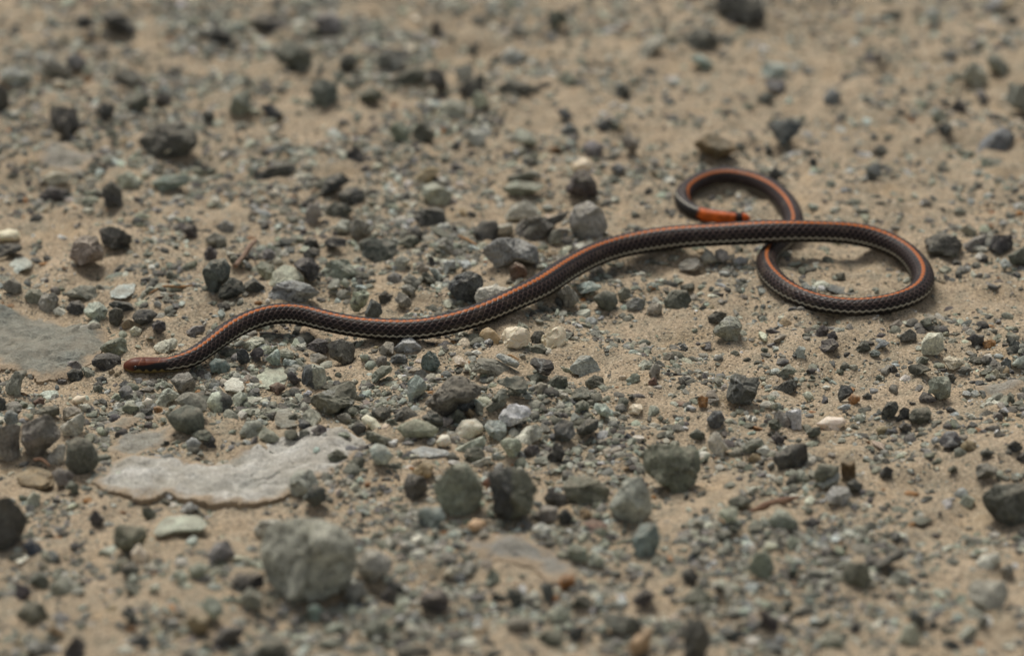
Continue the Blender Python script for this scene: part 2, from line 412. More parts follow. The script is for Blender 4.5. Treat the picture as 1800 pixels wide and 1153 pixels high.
A3|a|gl|-|x|540,1120 720,1048 700,1112 600,1152
A3|m|bl|-|x|720,1050 770,1018 810,1060 760,1092
A3|m|bl|-|x|980,520 1030,488 1090,540 1040,562
F4|rq|y|pebble|yellowish translucent pebble, left one of the trio below the snake's middle|730,900 760,840 830,808 900,850 965,935 950,985 850,985 760,950
F4|aq|w|pebble|white lumpy quartz pebble, middle one of the trio below the snake|965,910 1010,820 1120,800 1240,830 1275,910 1240,1010 1130,1040 1010,1020
F4|aq|w|pebble|cream angular quartz pebble, right one of the trio below the snake|1365,960 1400,900 1560,800 1630,815 1650,900 1640,990 1560,1020 1440,1000
F4|m|g|stone|grey stone between snake and white lumpy pebble, capping the trio's middle|1000,830 1050,755 1140,738 1220,790 1240,850 1100,870
F4|m|k|stone|dark stone squeezed between the middle and right pebbles of the cream trio|1275,920 1320,850 1400,845 1430,880 1370,970 1290,985
F4|m|gd|stone|dark rounded stone below the gap between middle and right cream pebbles|1255,1060 1310,995 1400,985 1460,1050 1400,1090 1280,1090
F4|m|gd|stone|dark stone left of the yellowish pebble of the trio|580,950 630,885 720,880 740,960 640,985
F4|m|bd|-|x|660,1020 700,970 780,1000 760,1040 680,1040
F4|a|bl|-|x|770,970 840,935 890,960 850,1000
A4|av|kn|stone|large jagged charcoal rock with a notched top alone on the right sand|980,520 1020,370 1080,328 1150,355 1195,385 1250,345 1275,390 1240,540 1190,602 1060,602 990,572
A4|a|o|pebble|orange-brown chip left of the large jagged charcoal rock|730,555 770,532 825,540 815,632 740,622
A4|mv|bd|stone|dark blue-grey veined stone below the orange-brown chip|815,740 870,655 940,658 975,740 920,812 840,802
A4|a|gd|stone|olive wedge with a dark underside below the dark blue-grey veined stone|650,870 720,815 800,860 780,897 690,900
A4|a|g|stone|green angular stone up and right of the jagged charcoal rock|1410,350 1470,300 1530,243 1585,310 1560,332 1480,358
A4|as|k|stone|black speckled rock just right of the jagged charcoal rock|1400,460 1480,410 1560,378 1605,430 1560,512 1480,512
A4|m|gl|stone|pale green pebble at the lower right foot of the jagged charcoal rock|1325,600 1360,575 1440,600 1410,637 1335,632
A4|m|gl|-|x|1350,540 1390,528 1430,550 1370,577
A4|av|n|stone|grey slanted stone leaning on the left of the whitish slab chip|1400,690 1440,648 1520,690 1560,790 1480,805 1400,742
A4|a|wl|stone|whitish angular chip standing left of the pinkish white flat pebble|1495,660 1640,640 1642,822 1560,815 1530,742
A4|m|gd|stone|olive brown stone at the lower left of the grey slanted stone|1345,770 1400,728 1450,760 1455,822 1380,815
A4|aq|wp|pebble|small white block in the gravel left of the orange-brown chip|120,640 160,598 240,600 250,640 210,692 130,682
A4|a|wg|stone|pale beige wedge just right of the big dark green boulder|815,930 870,838 920,850 960,930 1010,1000 900,1052 830,1002
A4|m|kp|stone|dark brown stone right of the pale beige wedge|1380,890 1430,848 1490,910 1470,950 1390,935
P|m|go|boulder|big dark green boulder at lower centre right|1130,795 1142,783 1160,778 1200,784 1228,788 1233,820 1222,852 1195,868 1160,852 1130,825
E3|m|kp|stone|large purplish black rock right of the pale beige wedge|470,110 560,42 650,30 662,110 640,150 560,160 510,170
A4|a|gp|stone|small pale chip at the left side of the large purplish black rock|1240,1010 1320,958 1370,1000 1320,1055
A4|m|g|stone|grey-green stone left of the small pale chip and purplish black rock|1090,990 1200,910 1300,898 1320,960 1180,1025
A4|m|y|-|x|1170,1080 1220,1030 1290,1050 1290,1102 1190,1112
A4|f|k|-|x|455,92 530,82 610,130 550,138
A4|m|p|-|x|570,90 610,62 650,110 610,132
A4|m|n|stone|rounded grey pebble on sand left of the jagged rock, among small grit|300,320 350,248 400,270 400,332 350,358
A4|ms|gl|-|x|210,270 250,213 310,225 320,270 260,292
A4|m|g|-|x|100,390 170,328 230,350 210,402 130,422
A4|m|r|-|x|300,400 350,363 380,400 370,432 310,432
A4|m|n|-|x|560,400 590,368 620,390 600,437
A4|m|bl|-|x|1590,150 1620,88 1680,110 1670,162 1610,177
A4|m|gd|stone|dark stone just left below the pinkish white flat pebble|1680,850 1720,808 1800,800 1800,872 1720,892
A4|m|k|-|x|120,540 160,518 200,580 130,582
A4|m|k|-|x|20,600 60,568 120,600 110,637 30,622
A4|f|r|-|x|520,590 590,568 640,590 630,622 560,612
A4|m|gl|-|x|1650,500 1720,488 1750,550 1690,582
D3|a|gp|stone|tall pale green block right of the coil, with a shaded olive foot|1258,680 1262,650 1290,605 1370,600 1380,690 1340,722 1300,722 1262,715
A5|a|w|stone|cream angular stone right below the tall pale green block|1080,200 1140,178 1260,210 1280,247 1180,302 1130,292
A5|m|gd|stone|dark pointed oval stone left of the cream angular stone|780,290 820,248 920,260 1000,300 900,332 840,348 790,327
A5|a|g|stone|large green block below the cream angular stone at right|970,400 1030,358 1130,353 1160,430 1150,542 1050,562 975,492
A5|m|k|stone|black stone behind the upper right corner of the large green block|1090,340 1160,333 1210,370 1170,412 1140,392
A5|a|kp|stone|dark stone at the lower left corner of the large green block|870,550 910,488 980,510 1035,570 980,590 900,582
A5|m|gd|stone|mottled olive stone, right one of a tight dark row below the green block|780,700 830,640 960,628 990,680 970,742 870,772 800,752
A5|m|k|stone|small black stone in the middle of the tight dark row|700,660 740,628 790,650 785,712 720,725
A5|as|k|stone|black pitted stone, left one of the tight dark row below the green block|535,680 600,580 680,573 700,630 660,712 560,732
A5|m|kp|stone|dark oval pebble just below the tight dark row of stones|690,800 740,763 810,780 810,832 750,852
A5|a|bd|stone|dark blue-grey triangular stone beside a tan pebble on the right sand|160,520 190,430 270,438 300,490 240,552 180,585
A5|r|o|pebble|tan pebble against the right foot of the dark triangular stone|245,560 290,508 350,538 362,570 300,598
D3|rq|wp|pebble|pinkish white flat pebble at right, right of the whitish angular chip|698,1085 760,1045 850,1048 866,1080 820,1117 740,1112
A5|m|g|-|x|315,700 370,688 410,730 380,762 320,752
A5|mv|bd|stone|large blue-grey rock at right below the mottled olive stone|1050,920 1110,838 1200,838 1255,910 1230,972 1130,992 1060,962
A5|m|bl|-|x|980,910 1030,878 1048,930 1000,962
A5|m|y|stone|tan dusty stone right of the large blue-grey rock|1240,960 1300,918 1380,940 1370,992 1270,1008
A5|m|k|stone|round blackish green stone near the right edge, right of the tan dusty stone|1640,980 1700,918 1770,940 1790,1012 1720,1042 1650,1022
A5|m|k|stone|black stone left below the round blackish green stone near the right edge|1410,1020 1470,988 1530,1020 1500,1062 1420,1052
A5|m|k|stone|black stone cut by the right edge below the round blackish green stone|1730,1080 1797,1028 1830,1040 1830,1105 1780,1105
A5|m|gd|-|x|1550,1050 1590,1022 1615,1060 1580,1088
A5|a|kp|stone|dark block beside an orange clod, right of the tall pale green block|1310,30 1350,-12 1440,0 1442,60 1370,92
A5|m|o|pebble|orange clod of earth beside the dark block right of the pale green block|1440,60 1520,28 1545,80 1520,112 1450,112
A5|a|k|stone|dark elongated stone right of the orange clod|1640,40 1680,12 1760,70 1750,122 1680,102
A5|m|kp|-|x|1415,220 1440,178 1510,190 1510,232 1430,252
A5|m|tl|stone|pale teal stone cut by the right edge, below the dark elongated stone|1680,250 1740,198 1830,180 1830,255 1720,272
A5|mq|w|-|x|1510,320 1550,288 1580,320 1560,362 1520,352
A5|m|gl|-|x|1590,290 1620,258 1650,290 1640,332 1600,342
A5|m|b|stone|blue-grey stone left of the pale teal stone near the right edge|1590,240 1640,193 1685,220 1680,292 1640,292
A5|m|nd|stone|dark grey stone right of the cream angular stone|1215,310 1260,268 1320,280 1320,332 1240,342
A5|f|gd|-|x|1400,320 1490,278 1505,310 1450,342
A5|f|n|slab|thin flat grey slab flush with the sand near the right edge|1430,440 1540,408 1770,418 1785,470 1600,502 1500,492
A5|f|gp|pebble|small pale flake on sand below the thin flat slab at right|1465,610 1530,568 1595,590 1570,627 1480,637
A5|a|k|-|x|1110,640 1140,618 1200,650 1180,672 1120,662
A5|m|gp|-|x|1290,710 1340,683 1380,720 1330,742
A5|m|bd|-|x|1300,790 1340,753 1390,780 1370,812
A5|a|kp|stone|dark angular flake under the front of the coil, largest of three|10,100 30,40 120,28 185,80 120,142 20,148
D3|a|kp|stone|dark brown chip under the front of the coil, topmost of three|705,590 740,560 770,580 760,617 710,617
D3|m|kp|-|x|765,610 800,590 820,630 770,637
D3|a|nd|stone|dark blocky stone below the right end of the coil, left of the pale block|1140,620 1200,578 1235,610 1230,648 1150,652
D3|m|gd|stone|dark green stone just under the lower right side of the coil|1250,540 1300,528 1325,560 1280,577
A5|m|gd|-|x|850,230 900,178 960,200 950,242 880,252
A5|m|t|-|x|440,150 490,118 540,150 520,182 450,177
A5|m|b|-|x|490,100 560,38 610,60 590,92 510,112
A5|m|gd|-|x|320,110 390,58 450,90 440,122 340,137
A5|m|k|-|x|610,280 650,248 690,300 640,322
A5|m|gd|-|x|180,280 220,223 275,260 260,292 200,302
A5|m|gd|-|x|165,320 190,293 215,320 190,347
A5|m|k|-|x|370,530 430,498 465,540 420,557
A5|m|gd|-|x|490,360 530,343 550,380 510,397
D3|av|n|stone|sharp grey faceted stone on the sand left below the coil|157,590 230,515 290,520 316,570 290,632 240,646 165,612
D3|m|gd|stone|dark stone behind the sharp grey faceted stone left of the coil|130,520 170,490 240,500 205,545 140,552
D3|f|bd|stone|dark flat oval stone lying inside the coil|735,352 780,343 880,375 885,402 820,397 750,377
D3|m|gd|pebble|small dark pebble inside the coil, right above the flat oval stone|805,290 850,288 858,327 815,324
D3|m|bl|pebble|small pale bluish pebble inside the coil against its front inner side|620,350 650,338 690,370 660,382
D3|m|kn|stone|dark stone with a dusty top just right of the coil|1270,110 1350,75 1440,90 1480,140 1440,197 1300,192
D3|m|n|stone|greyish stone adjoining the right side of the dusty topped dark stone|1480,140 1540,100 1600,80 1612,100 1540,172 1490,170
D3|m|kp|stone|dark brown stone near the right edge, level with the coil|1610,160 1640,90 1740,85 1740,150 1680,192
D3|m|gd|stone|green stone cut by the right edge beside the dark brown stone|1710,200 1810,138 1830,240 1740,245
D3|m|g|stone|small green stone above the greyish stone right of the coil|1465,60 1500,33 1555,65 1520,102
D3|m|bl|pebble|pale bluish pebble below the dark brown stone near the right edge|1670,230 1700,208 1740,250 1690,277
F5|m|n|stone|grey oval stone under the straight part of the snake, lowest of its cluster|1265,640 1360,568 1470,568 1545,640 1440,712 1290,692
F5|m|nl|stone|light grey stone under the straight part of the snake, middle of cluster|1510,560 1560,478 1630,500 1690,590 1620,628 1530,612
F5|m|nl|stone|light grey round stone under the straight snake, right one of cluster|1660,520 1710,458 1790,490 1820,570 1760,622 1670,592
D3|m|wl|pebble|whitish flat pebble left of the coil below the straight part of the snake|265,222 300,198 350,215 342,242 280,247
F5|m|n|-|x|1160,570 1220,528 1270,570 1250,612 1180,612
F5|m|gl|-|x|1040,630 1090,598 1170,620 1150,662 1060,672
F5|r|gd|stone|round olive stone below the snake, left of the square dark green stone|370,980 500,898 610,930 640,1040 560,1132 440,1082
F5|m|n|stone|grey stone leaning on the right of the round olive stone|630,930 700,858 770,900 770,982 660,1032
F5|m|p|stone|lilac grey stone between the round olive stone and the square dark green stone|720,1040 800,978 920,1000 930,1062 870,1112 740,1112
F5|m|rn|-|x|945,1090 1000,1028 1080,1050 1090,1152 950,1152
F5|m|gd|stone|square dark green stone with a light top on the sand below the snake|1110,1020 1200,898 1370,898 1420,1010 1350,1092 1150,1092
F4|a|n|stone|streaked grey stone leaning under the snake's rising middle|1560,450 1660,355 1750,440 1790,540 1690,612 1620,592
F5|m|bl|stone|pale bluish stone beside the streaked grey stone under the snake|190,850 330,808 480,860 420,905 230,942
B2|m|gb|stone|big dark blue-green rock left of the reddish twig|75,680 150,588 280,565 330,650 310,752 200,865 110,815
B2|as|k|stone|black jagged rock below the big dark blue-green rock|210,920 230,830 330,735 430,770 460,870 380,902 260,935
B2|a|g|stone|green-grey stone with a sandy top right of the reddish twig|550,650 590,588 720,640 700,722 640,762 570,705
B2|m|k|stone|black stone below the sandy topped stone, left of the pale dome stone|440,790 530,735 640,830 560,872 450,845
B2|m|gl|stone|pale dome shaped stone behind the mottled blue-grey stone|660,800 700,690 800,622 900,660 970,730 965,800 800,800 690,820
B2|ms|pl|stone|mottled blue-grey boulder touching the top of the snake's first bend|650,880 720,790 860,758 1000,790 1130,870 1050,922 960,955 800,955 660,935
B2|ms|kp|stone|round purplish grey stone behind the mottled blue-grey boulder|870,620 950,562 1050,568 1110,650 1090,752 1020,782 930,685
B2|ms|g|stone|large mottled grey-green stone right of the round purplish stone|1110,690 1200,588 1340,578 1420,650 1430,722 1330,752 1180,735
B2|m|gb|stone|big dark green rounded stone up and right of the mottled grey-green stone|1440,430 1530,388 1700,398 1790,450 1770,542 1640,602 1500,572
B2|m|k|stone|black oblong stone left of the big dark green rounded stone|1140,430 1200,388 1340,398 1340,462 1180,482
B2|m|kp|stone|dark purple stone left of the black oblong stone|960,440 1010,378 1080,400 1110,470 1000,492
B2|m|k|stone|small black stone right under the dark purple stone|960,530 1010,493 1100,540 1050,572 970,562
B2|m|k|stone|flat black stone up and left of the dark purple stone|730,430 780,388 880,410 860,452 760,457
B2|m|pl|pebble|lilac pale pebble far up and left of the reddish twig|190,290 280,228 360,270 330,332 240,332
B2|m|g|stone|grey-green stone below the lilac pale pebble|100,400 180,338 280,380 300,462 230,492 120,442
B2|m|kp|stone|purplish stone touching the top of the big dark blue-green rock|90,520 140,458 210,500 205,575 100,585
B2|a|gd|stone|dark slab shaped stone between big blue-green rock and the reddish twig|320,570 350,538 460,610 420,652 340,622
B2|m|n|stone|upright grey blurred stone right of centre above the dark purple stone|980,180 1010,88 1100,88 1130,200 1060,272 980,272
B2|m|gb|stone|dark green-grey stone right of the upright grey stone|1140,170 1220,78 1340,88 1410,160 1330,212 1230,212
B2|m|k|stone|black stone behind the dark green-grey stone, upper right|1290,50 1330,0 1500,-5 1510,40 1400,102 1320,92
B2|m|gl|stone|pale pyramid stone left of the purplish grey block|1220,310 1300,228 1380,240 1370,342 1260,352
B2|m|n|stone|purplish grey block above the big dark green rounded stone|1370,300 1440,218 1550,270 1530,362 1430,402 1380,372
B2|m|p|-|x|610,520 660,478 720,530 700,572 630,572
B2|m|gl|stone|light green upright pebble above the snake right of the mottled boulder|1170,820 1230,753 1290,770 1270,832 1200,857
B2|m|gl|-|x|1290,790 1330,748 1380,790 1340,832
B2|m|n|-|x|1250,890 1300,843 1390,870 1360,922 1270,932
B2|as|gl|stone|tall mottled pale stone behind the snake's back past its first bend|1380,1000 1400,880 1500,838 1550,880 1510,990 1430,1052
B2|a|bd|stone|dark blue pointed stone right of the tall mottled pale stone|1500,1060 1560,918 1640,970 1660,1052 1600,1102 1510,1082
B2|m|k|stone|black chip above the dark blue pointed stone|1620,900 1680,848 1740,900 1720,962 1640,972
B2|m|kp|-|x|210,970 280,948 330,990 310,1012 210,1002
B3|m|k|stone|dark rounded block above the snake's middle, left of the black pebble|230,270 280,190 440,172 510,200 520,312 460,342 300,332
B3|r|k|stone|black rounded pebble above the black and white mottled rock|755,380 830,288 960,288 990,350 960,452 830,462 770,432
B3|m|gl|stone|pale block between the black rounded pebble and the dark crag|960,330 1100,308 1110,402 1000,417
B3|av|nd|stone|dark craggy rock with a pointed arm behind the black and white rock|1110,380 1160,290 1300,248 1480,268 1600,178 1620,232 1480,332 1400,442 1270,472 1140,432
B3|m|nl|stone|pale grey boulder behind the dark craggy rock|1030,250 1110,150 1230,108 1330,180 1320,242 1150,292 1050,302
P|m|nl|stone|pale rough boulder above the snake, right of the dark craggy rock|1000,382 1010,362 1035,352 1060,370 1070,400 1055,418 1020,420 1003,405
B3|av|wb|stone|black and white marbled rock above the snake's rising middle|815,560 870,510 970,440 1150,438 1320,510 1345,640 1300,702 1200,645 1080,665 960,712 900,642
B3|m|r|stone|brown rounded stone between the marbled rock and the snake|1075,700 1130,648 1200,680 1240,750 1180,832 1090,825
B3|m|gp|-|x|1100,850 1150,798 1210,800 1130,862
B3|ms|bd|stone|large dark blue-grey ball shaped stone above the snake's middle|530,850 620,760 740,728 840,780 850,862 740,1002 620,972 550,922
B3|m|gp|stone|pale block partly hidden by the snake's back beside the dark ball stone|765,960 800,880 940,858 1080,880 960,990 800,1032
B3|m|gd|stone|dark green stone left of the pale green oval above the snake|100,480 180,418 270,420 290,492 220,532 110,502
B3|m|gl|stone|pale green oval pebble below the dark rounded block|430,510 500,448 590,510 540,562
B3|f|gd|-|x|390,340 470,348 560,430 510,442 400,382
B3|m|k|-|x|220,390 260,348 340,400 300,452
B3|m|gl|stone|yellowish green block left of the brownish pebble above the snake|70,630 130,588 210,630 150,722 80,712
B3|m|rn|-|x|260,690 310,658 380,700 360,742 270,742
B3|a|gd|stone|dark green wedge left of the dark ball stone|300,760 350,733 450,820 430,862 350,842
B3|m|bl|-|x|380,730 430,708 490,790 450,842
B3|m|n|stone|grey rounded stone left of the dark green wedge above the snake|130,800 200,748 310,830 270,892 160,852
B3|m|p|stone|bluish lilac stone left of the grey rounded stone above the snake|0,790 60,738 130,770 120,832 30,842
B3|m|k|-|x|360,600 400,608 440,690 390,702
B3|m|bl|-|x|490,640 600,648 610,700 520,742
B3|m|bl|-|x|620,640 720,638 750,700 680,732
B3|m|n|-|x|70,990 120,928 200,970 200,1042 130,1052
B3|m|n|-|x|130,880 180,848 250,890 230,952 160,932
B3|m|n|stone|grey stone just right of the marbled rock, under the dark crag|1410,450 1440,378 1500,358 1540,410 1520,492 1430,502
B1|a|rn|stone|large brownish grey rock at upper left with a light top, alone on sand|600,410 650,270 720,223 830,228 910,350 910,432 700,492
B1|m|k|stone|large blackish rock behind the brownish grey rock at upper left|860,160 960,138 1090,190 1165,230 1140,312 990,352 900,292
B1|rq|w|pebble|cream pebble cut by the left edge above the black slab|-20,190 70,163 160,175 180,230 140,272 -20,267
B1|a|k|stone|black slab shaped stone cut by the left edge under the cream pebble|-30,310 90,288 190,298 195,347 100,392 -30,425
B1|m|g|stone|green stone at the left end of the row above the dusty slab|210,760 250,690 350,688 380,740 330,822 240,802
B1|m|n|stone|grey stone second from left in the row above the dusty slab|330,830 370,740 480,718 520,780 480,862 400,892
B1|m|gp|pebble|small pale pebble in front of the row above the dusty slab|460,880 510,848 570,870 567,917 490,922
B1|m|k|stone|black stone third in the row above the dusty slab|570,860 620,800 700,788 750,840 720,902 640,917
B1|ms|gl|stone|pale mottled stone in the middle of the row above the dusty slab|730,880 780,820 870,798 950,870 930,942 850,972 760,932
B1|m|gd|stone|round dark stone right of the pale mottled stone in the row|950,890 1010,848 1080,870 1087,940 1030,1012 960,982
B1|m|k|stone|black stone with a white fleck behind the round dark stone in the row|945,820 1010,788 1150,810 1180,870 1100,892 980,855
B1|m|k|stone|dark stone at the right end of the row above the dusty slab|1160,920 1210,868 1330,868 1390,910 1330,972 1230,1002 1170,972
B1|m|n|stone|broad grey stone behind the middle of the row above the dusty slab|570,720 700,658 830,658 850,720 800,782 700,765 600,772
B1|f|bl|stone|flat dusty bluish stone behind the black stone with the white fleck|960,720 1040,658 1190,638 1180,722 1100,772 1000,772
B1|m|n|stone|grey stone near the left edge above the dusty slab|20,640 120,588 190,650 190,712 110,742 40,702
B1|f|gl|-|x|770,980 830,968 890,1000 850,1022 790,1012
B1|m|gp|pebble|small whitish pebble left of the green block behind the snake's head|1135,1050 1180,1013 1245,1040 1230,1092 1150,1102
B1|a|g|stone|green block behind the snake's head|1250,1030 1310,1008 1390,1090 1390,1132 1280,1122
B1|ms|kp|stone|dark speckled stone right behind the green block behind the snake's head|1330,1000 1380,958 1450,980 1455,1052 1400,1082 1340,1042
B1|m|y|-|x|1060,1000 1120,948 1230,1000 1180,1042 1080,1042
B1|a|p|stone|purplish blue angular stone right behind the snake's neck|1630,1060 1700,1018 1797,1008 1800,1062 1700,1112 1640,1092
B1|f|k|-|x|1060,520 1180,478 1260,500 1180,527
B1|f|k|-|x|1335,545 1360,523 1450,560 1440,582 1350,562
B1|m|kp|stone|dark purplish stone above the straw, right of the large blackish rock|1590,170 1630,118 1720,130 1740,242 1640,232
B1|m|g|-|x|1470,680 1520,628 1600,650 1590,702 1480,707
B1|f|bl|stone|flat bluish dusty stone below the black slab at the left edge|70,470 150,428 280,440 280,502 150,542
B1|m|k|-|x|1160,90 1190,48 1260,90 1220,122
B1|m|k|-|x|260,60 340,28 380,60 340,112 270,112
B1|m|bl|-|x|1270,700 1310,668 1380,690 1340,722
C1|m|kn|stone|large dark boulder with a white chip in front at upper left|720,740 830,650 960,638 1040,700 1050,760 980,832 830,832 760,802
C1|aq|w|pebble|white chip stuck in front of the large dark boulder at upper left|845,740 910,738 915,780 870,822
C1|a|kp|stone|dark square block upper left, left of the dark boulder with the chip|255,590 300,553 400,580 420,680 370,742 280,692
C1|m|k|stone|small black block between the dark square block and the dark boulder|500,590 540,538 600,550 600,622 540,642
C1|m|gd|stone|dark stone with a light top above the dark boulder with the chip|660,540 690,488 780,490 790,562 720,602
C1|m|kp|stone|dark stone right of the light topped dark stone, upper left|810,540 840,478 910,510 900,562
C1|f|n|slab|broad flat grey stone below the dark square block at upper left|190,870 290,800 540,850 470,902 380,932 220,902
C1|m|k|stone|black stone with a pale cap above the brownish grey rock|535,990 590,948 640,1000 650,1092 560,1092
C1|m|gl|stone|light rounded stone up right of the black stone with the pale cap|610,940 680,898 750,950 730,992 640,992
C1|m|t|stone|long pale teal stone lying level below the large dark boulder|790,970 840,930 990,918 1000,972 860,1012
C1|m|gp|stone|pale stone under the broad flat grey stone at upper left|210,940 280,908 380,920 370,962 260,972
C1|a|k|stone|thin black jagged stone right of and below the dark boulder with the chip|1310,940 1400,890 1560,848 1560,912 1420,952
P|a|k|stone|black hump shaped stone at upper middle left of the dark flat pair|560,344 575,310 600,303 617,318 590,336
C1|m|k|stone|black stone cut by the left edge at upper left|-20,430 40,478 50,572 -20,602
C1|m|bl|stone|blurred pale blue-grey boulder at the upper left edge|-20,400 60,348 160,390 180,442 60,455
C1|a|n|-|x|210,330 270,288 380,390 330,412 240,372
C1|m|p|stone|dark purplish blurred stone right of the pale boulder at upper left edge|340,310 400,278 460,320 450,372 370,372
C1|m|k|stone|large blurred black rock near the top, left quarter|520,80 600,38 680,90 730,150 680,182 560,142
C1|m|k|stone|small blurred black stone left of the large black rock near the top|390,90 430,68 500,100 470,142 400,142
C1|m|kp|stone|wide blurred purplish stone near the top, left of the middle|1300,100 1420,68 1510,110 1510,152 1400,172
C1|m|gd|stone|large blurred dark green rock below the wide purplish stone near the top|1430,270 1530,218 1620,250 1650,332 1600,382 1470,332
C1|m|k|-|x|1090,170 1150,148 1220,170 1210,222 1130,212
C1|mq|w|-|x|280,430 310,418 360,450 300,472
C1|m|g|stone|blurred green upright stone above and right of the dark boulder|1200,590 1230,500 1310,468 1330,582 1250,612
C1|m|gb|stone|blurred dark blue-green stone below the large dark green rock|1640,450 1700,408 1780,450 1780,532 1700,562 1640,512
C1|m|p|stone|blurred lilac stone at the top right of the wide purplish stone|1650,110 1720,58 1797,90 1797,182 1700,182
C1|m|k|-|x|1360,560 1430,548 1500,610 1430,622
C1|m|n|stone|blurred grey stone with dark underside above the dark square block's right|590,390 680,368 770,400 700,452 610,442
C1|m|kp|-|x|200,1030 260,988 380,1010 330,1052 230,1062
C1|m|k|-|x|1060,620 1090,578 1130,600 1120,652
C2|a|kp|stone|dark purple pyramid stone with a cream pebble behind, left of the tail coil|1175,1020 1240,900 1290,888 1340,960 1360,1032 1280,1042
C2|rq|w|pebble|cream pebble peeking out behind the dark purple pyramid stone|1215,880 1260,830 1310,840 1320,902 1230,905
C2|m|p|stone|blurred lilac grey ball stone near the top, left of the middle cluster|190,300 240,248 330,270 340,342 270,382 200,352
C2|m|k|stone|blurred black stone left of the lilac grey ball stone|-10,290 60,278 100,320 40,372 -10,372
C2|m|kp|stone|purplish stone at the left of the dark cluster, upper middle|460,430 480,358 540,380 560,462 520,502
C2|m|gl|stone|pale stone on top of the dark cluster, upper middle|590,360 690,338 700,422 620,442
C2|m|gl|stone|pale capped oblong stone at the front of the dark cluster, upper middle|515,560 570,518 650,540 660,602 600,624 530,612
C2|m|gl|stone|pale rounded stone at the right front of the dark cluster, upper middle|680,550 710,478 760,500 780,552 720,582
C2|m|bl|stone|blurred pale blue stone right above the dark cluster, upper middle|840,290 900,248 960,290 930,342 860,342
C2|m|gd|stone|dark green stone right of the dark cluster, upper middle|820,460 900,408 1010,450 1000,502 860,502
C2|m|kp|-|x|660,270 690,228 720,270 710,312
C2|m|kp|stone|dark stone in the heart of the dark cluster, upper middle|640,440 700,415 745,380 752,480 690,522 620,502
C2|m|g|stone|blurred grey-green stone above the small black lump, upper middle right|1120,420 1190,368 1240,420 1220,452 1140,452
C2|m|k|stone|small black lump alone on sand, upper middle right|1440,480 1480,438 1530,470 1510,522 1450,522
C2|m|g|stone|left one of two touching green stones below the dark cluster|250,680 290,638 370,680 350,752 280,742
C2|m|gd|stone|right one of two touching green stones below the dark cluster|370,690 420,638 500,700 480,752 390,742
C2|m|gl|stone|pale stone with a dark left face right of the two green stones|630,720 670,678 760,700 760,772 690,762
C2|m|gl|-|x|920,700 960,678 1030,740 1000,772 940,752
C2|m|bd|-|x|1140,590 1180,568 1220,610 1180,642
C2|m|b|stone|small blue-grey stone left of the thin black shard, upper middle right|1150,690 1200,648 1250,680 1220,722 1160,717
C2|m|k|-|x|1335,670 1380,628 1440,640 1380,692
C2|m|p|stone|purplish stone above the cream pebble behind the pyramid stone|1270,770 1320,738 1390,770 1360,822 1290,832
C2|m|n|stone|dark stone with a white cap up right of the pyramid stone|1480,730 1520,698 1570,760 1550,812 1490,782
C2|m|gl|stone|blurred pale green oblong stone near the top, right of middle|1560,270 1620,198 1730,188 1700,252 1590,302
C2|m|kp|stone|dark purplish stone at the left of upper middle sand, near black hump|20,820 70,768 120,810 110,862 50,852
C2|m|k|-|x|580,770 610,748 630,780 600,802
C2|m|gl|stone|pale rounded stone above the dark rounded block|430,980 490,958 570,1010 580,1072 480,1082 420,1032
C2|m|g|stone|long green stone with a dark groove left of the pyramid stone|840,1000 900,955 1080,968 1040,1012 900,1032
C2|m|g|-|x|850,935 1030,898 1060,935 900,955
C2|m|y|-|x|380,930 470,878 520,910 440,962
C2|m|gd|stone|blurred olive brown stone left of the dark cluster, upper middle|90,510 150,448 220,490 210,532 110,542
C2|m|gd|stone|blurred dark stone right of the lilac ball stone, upper middle|250,430 320,378 440,348 450,412 350,452
C2|m|b|pebble|small blue pebble right of the cream pebble behind the pyramid stone|1410,890 1460,858 1510,890 1460,922
P|m|k|stone|dark flat stone right of the black hump shaped stone, lower of a pair|592,340 612,328 640,335 640,352 612,360 598,354
C2|m|nd|-|x|470,170 490,108 530,130 520,192
C2|m|gd|-|x|1100,60 1170,58 1180,122 1100,152
C3|m|k|stone|large blurred black stone cut by the top edge right of middle|165,60 185,-30 410,-30 450,110 380,132 220,112
C3|m|gb|stone|blurred dark teal stone below and left of the black stone at the top edge|0,200 60,148 150,150 200,242 60,262
C3|m|t|-|x|30,310 90,288 170,340 120,362
C3|m|bl|stone|blurred pale capped stone on the upper right sand|410,370 440,328 560,340 540,402 440,412
C3|m|nl|stone|pale capped stone with dark underside near the upper right, left of pair|1470,400 1530,318 1600,370 1610,432 1550,462 1480,422
C3|m|n|stone|grey stone adjoining the pale capped stone near the upper right corner|1600,310 1640,278 1730,350 1700,402 1620,372
C3|m|p|stone|purplish stone just below the pale capped pair near the upper right|1540,490 1580,468 1620,530 1580,557
C3|m|kp|-|x|1420,570 1450,518 1500,560 1480,592
C3|m|n|stone|grey stone cut by the right edge near the upper right corner|1700,530 1730,448 1830,448 1830,602 1740,572
C3|m|b|stone|blue-grey stone with a black underside near the right edge, upper right|1560,760 1620,700 1700,668 1760,720 1700,792 1570,792
C3|a|yb|stone|brown angular rock on sand behind the tail coil|50,760 140,698 230,730 300,790 190,842 90,802
C3|a|bd|stone|blue-grey shield shaped stone with dark rim behind the tail coil, right|450,650 560,628 640,650 600,712 530,772 490,732
C3|m|k|stone|small black stone above the shield shaped stone, upper right|380,520 440,488 490,510 440,552
C3|m|p|-|x|430,420 540,428 540,482 450,472
C3|m|b|stone|blurred bluish stone on the upper right sand, right of the small black stone|740,520 780,458 840,500 810,552 750,552
C3|m|kp|stone|small round purplish stone on the upper right sand|1000,310 1040,278 1080,310 1070,352 1010,347
C3|f|gd|-|x|870,380 960,368 960,402 890,412
C3|f|gd|-|x|1020,420 1100,408 1130,440 1040,452
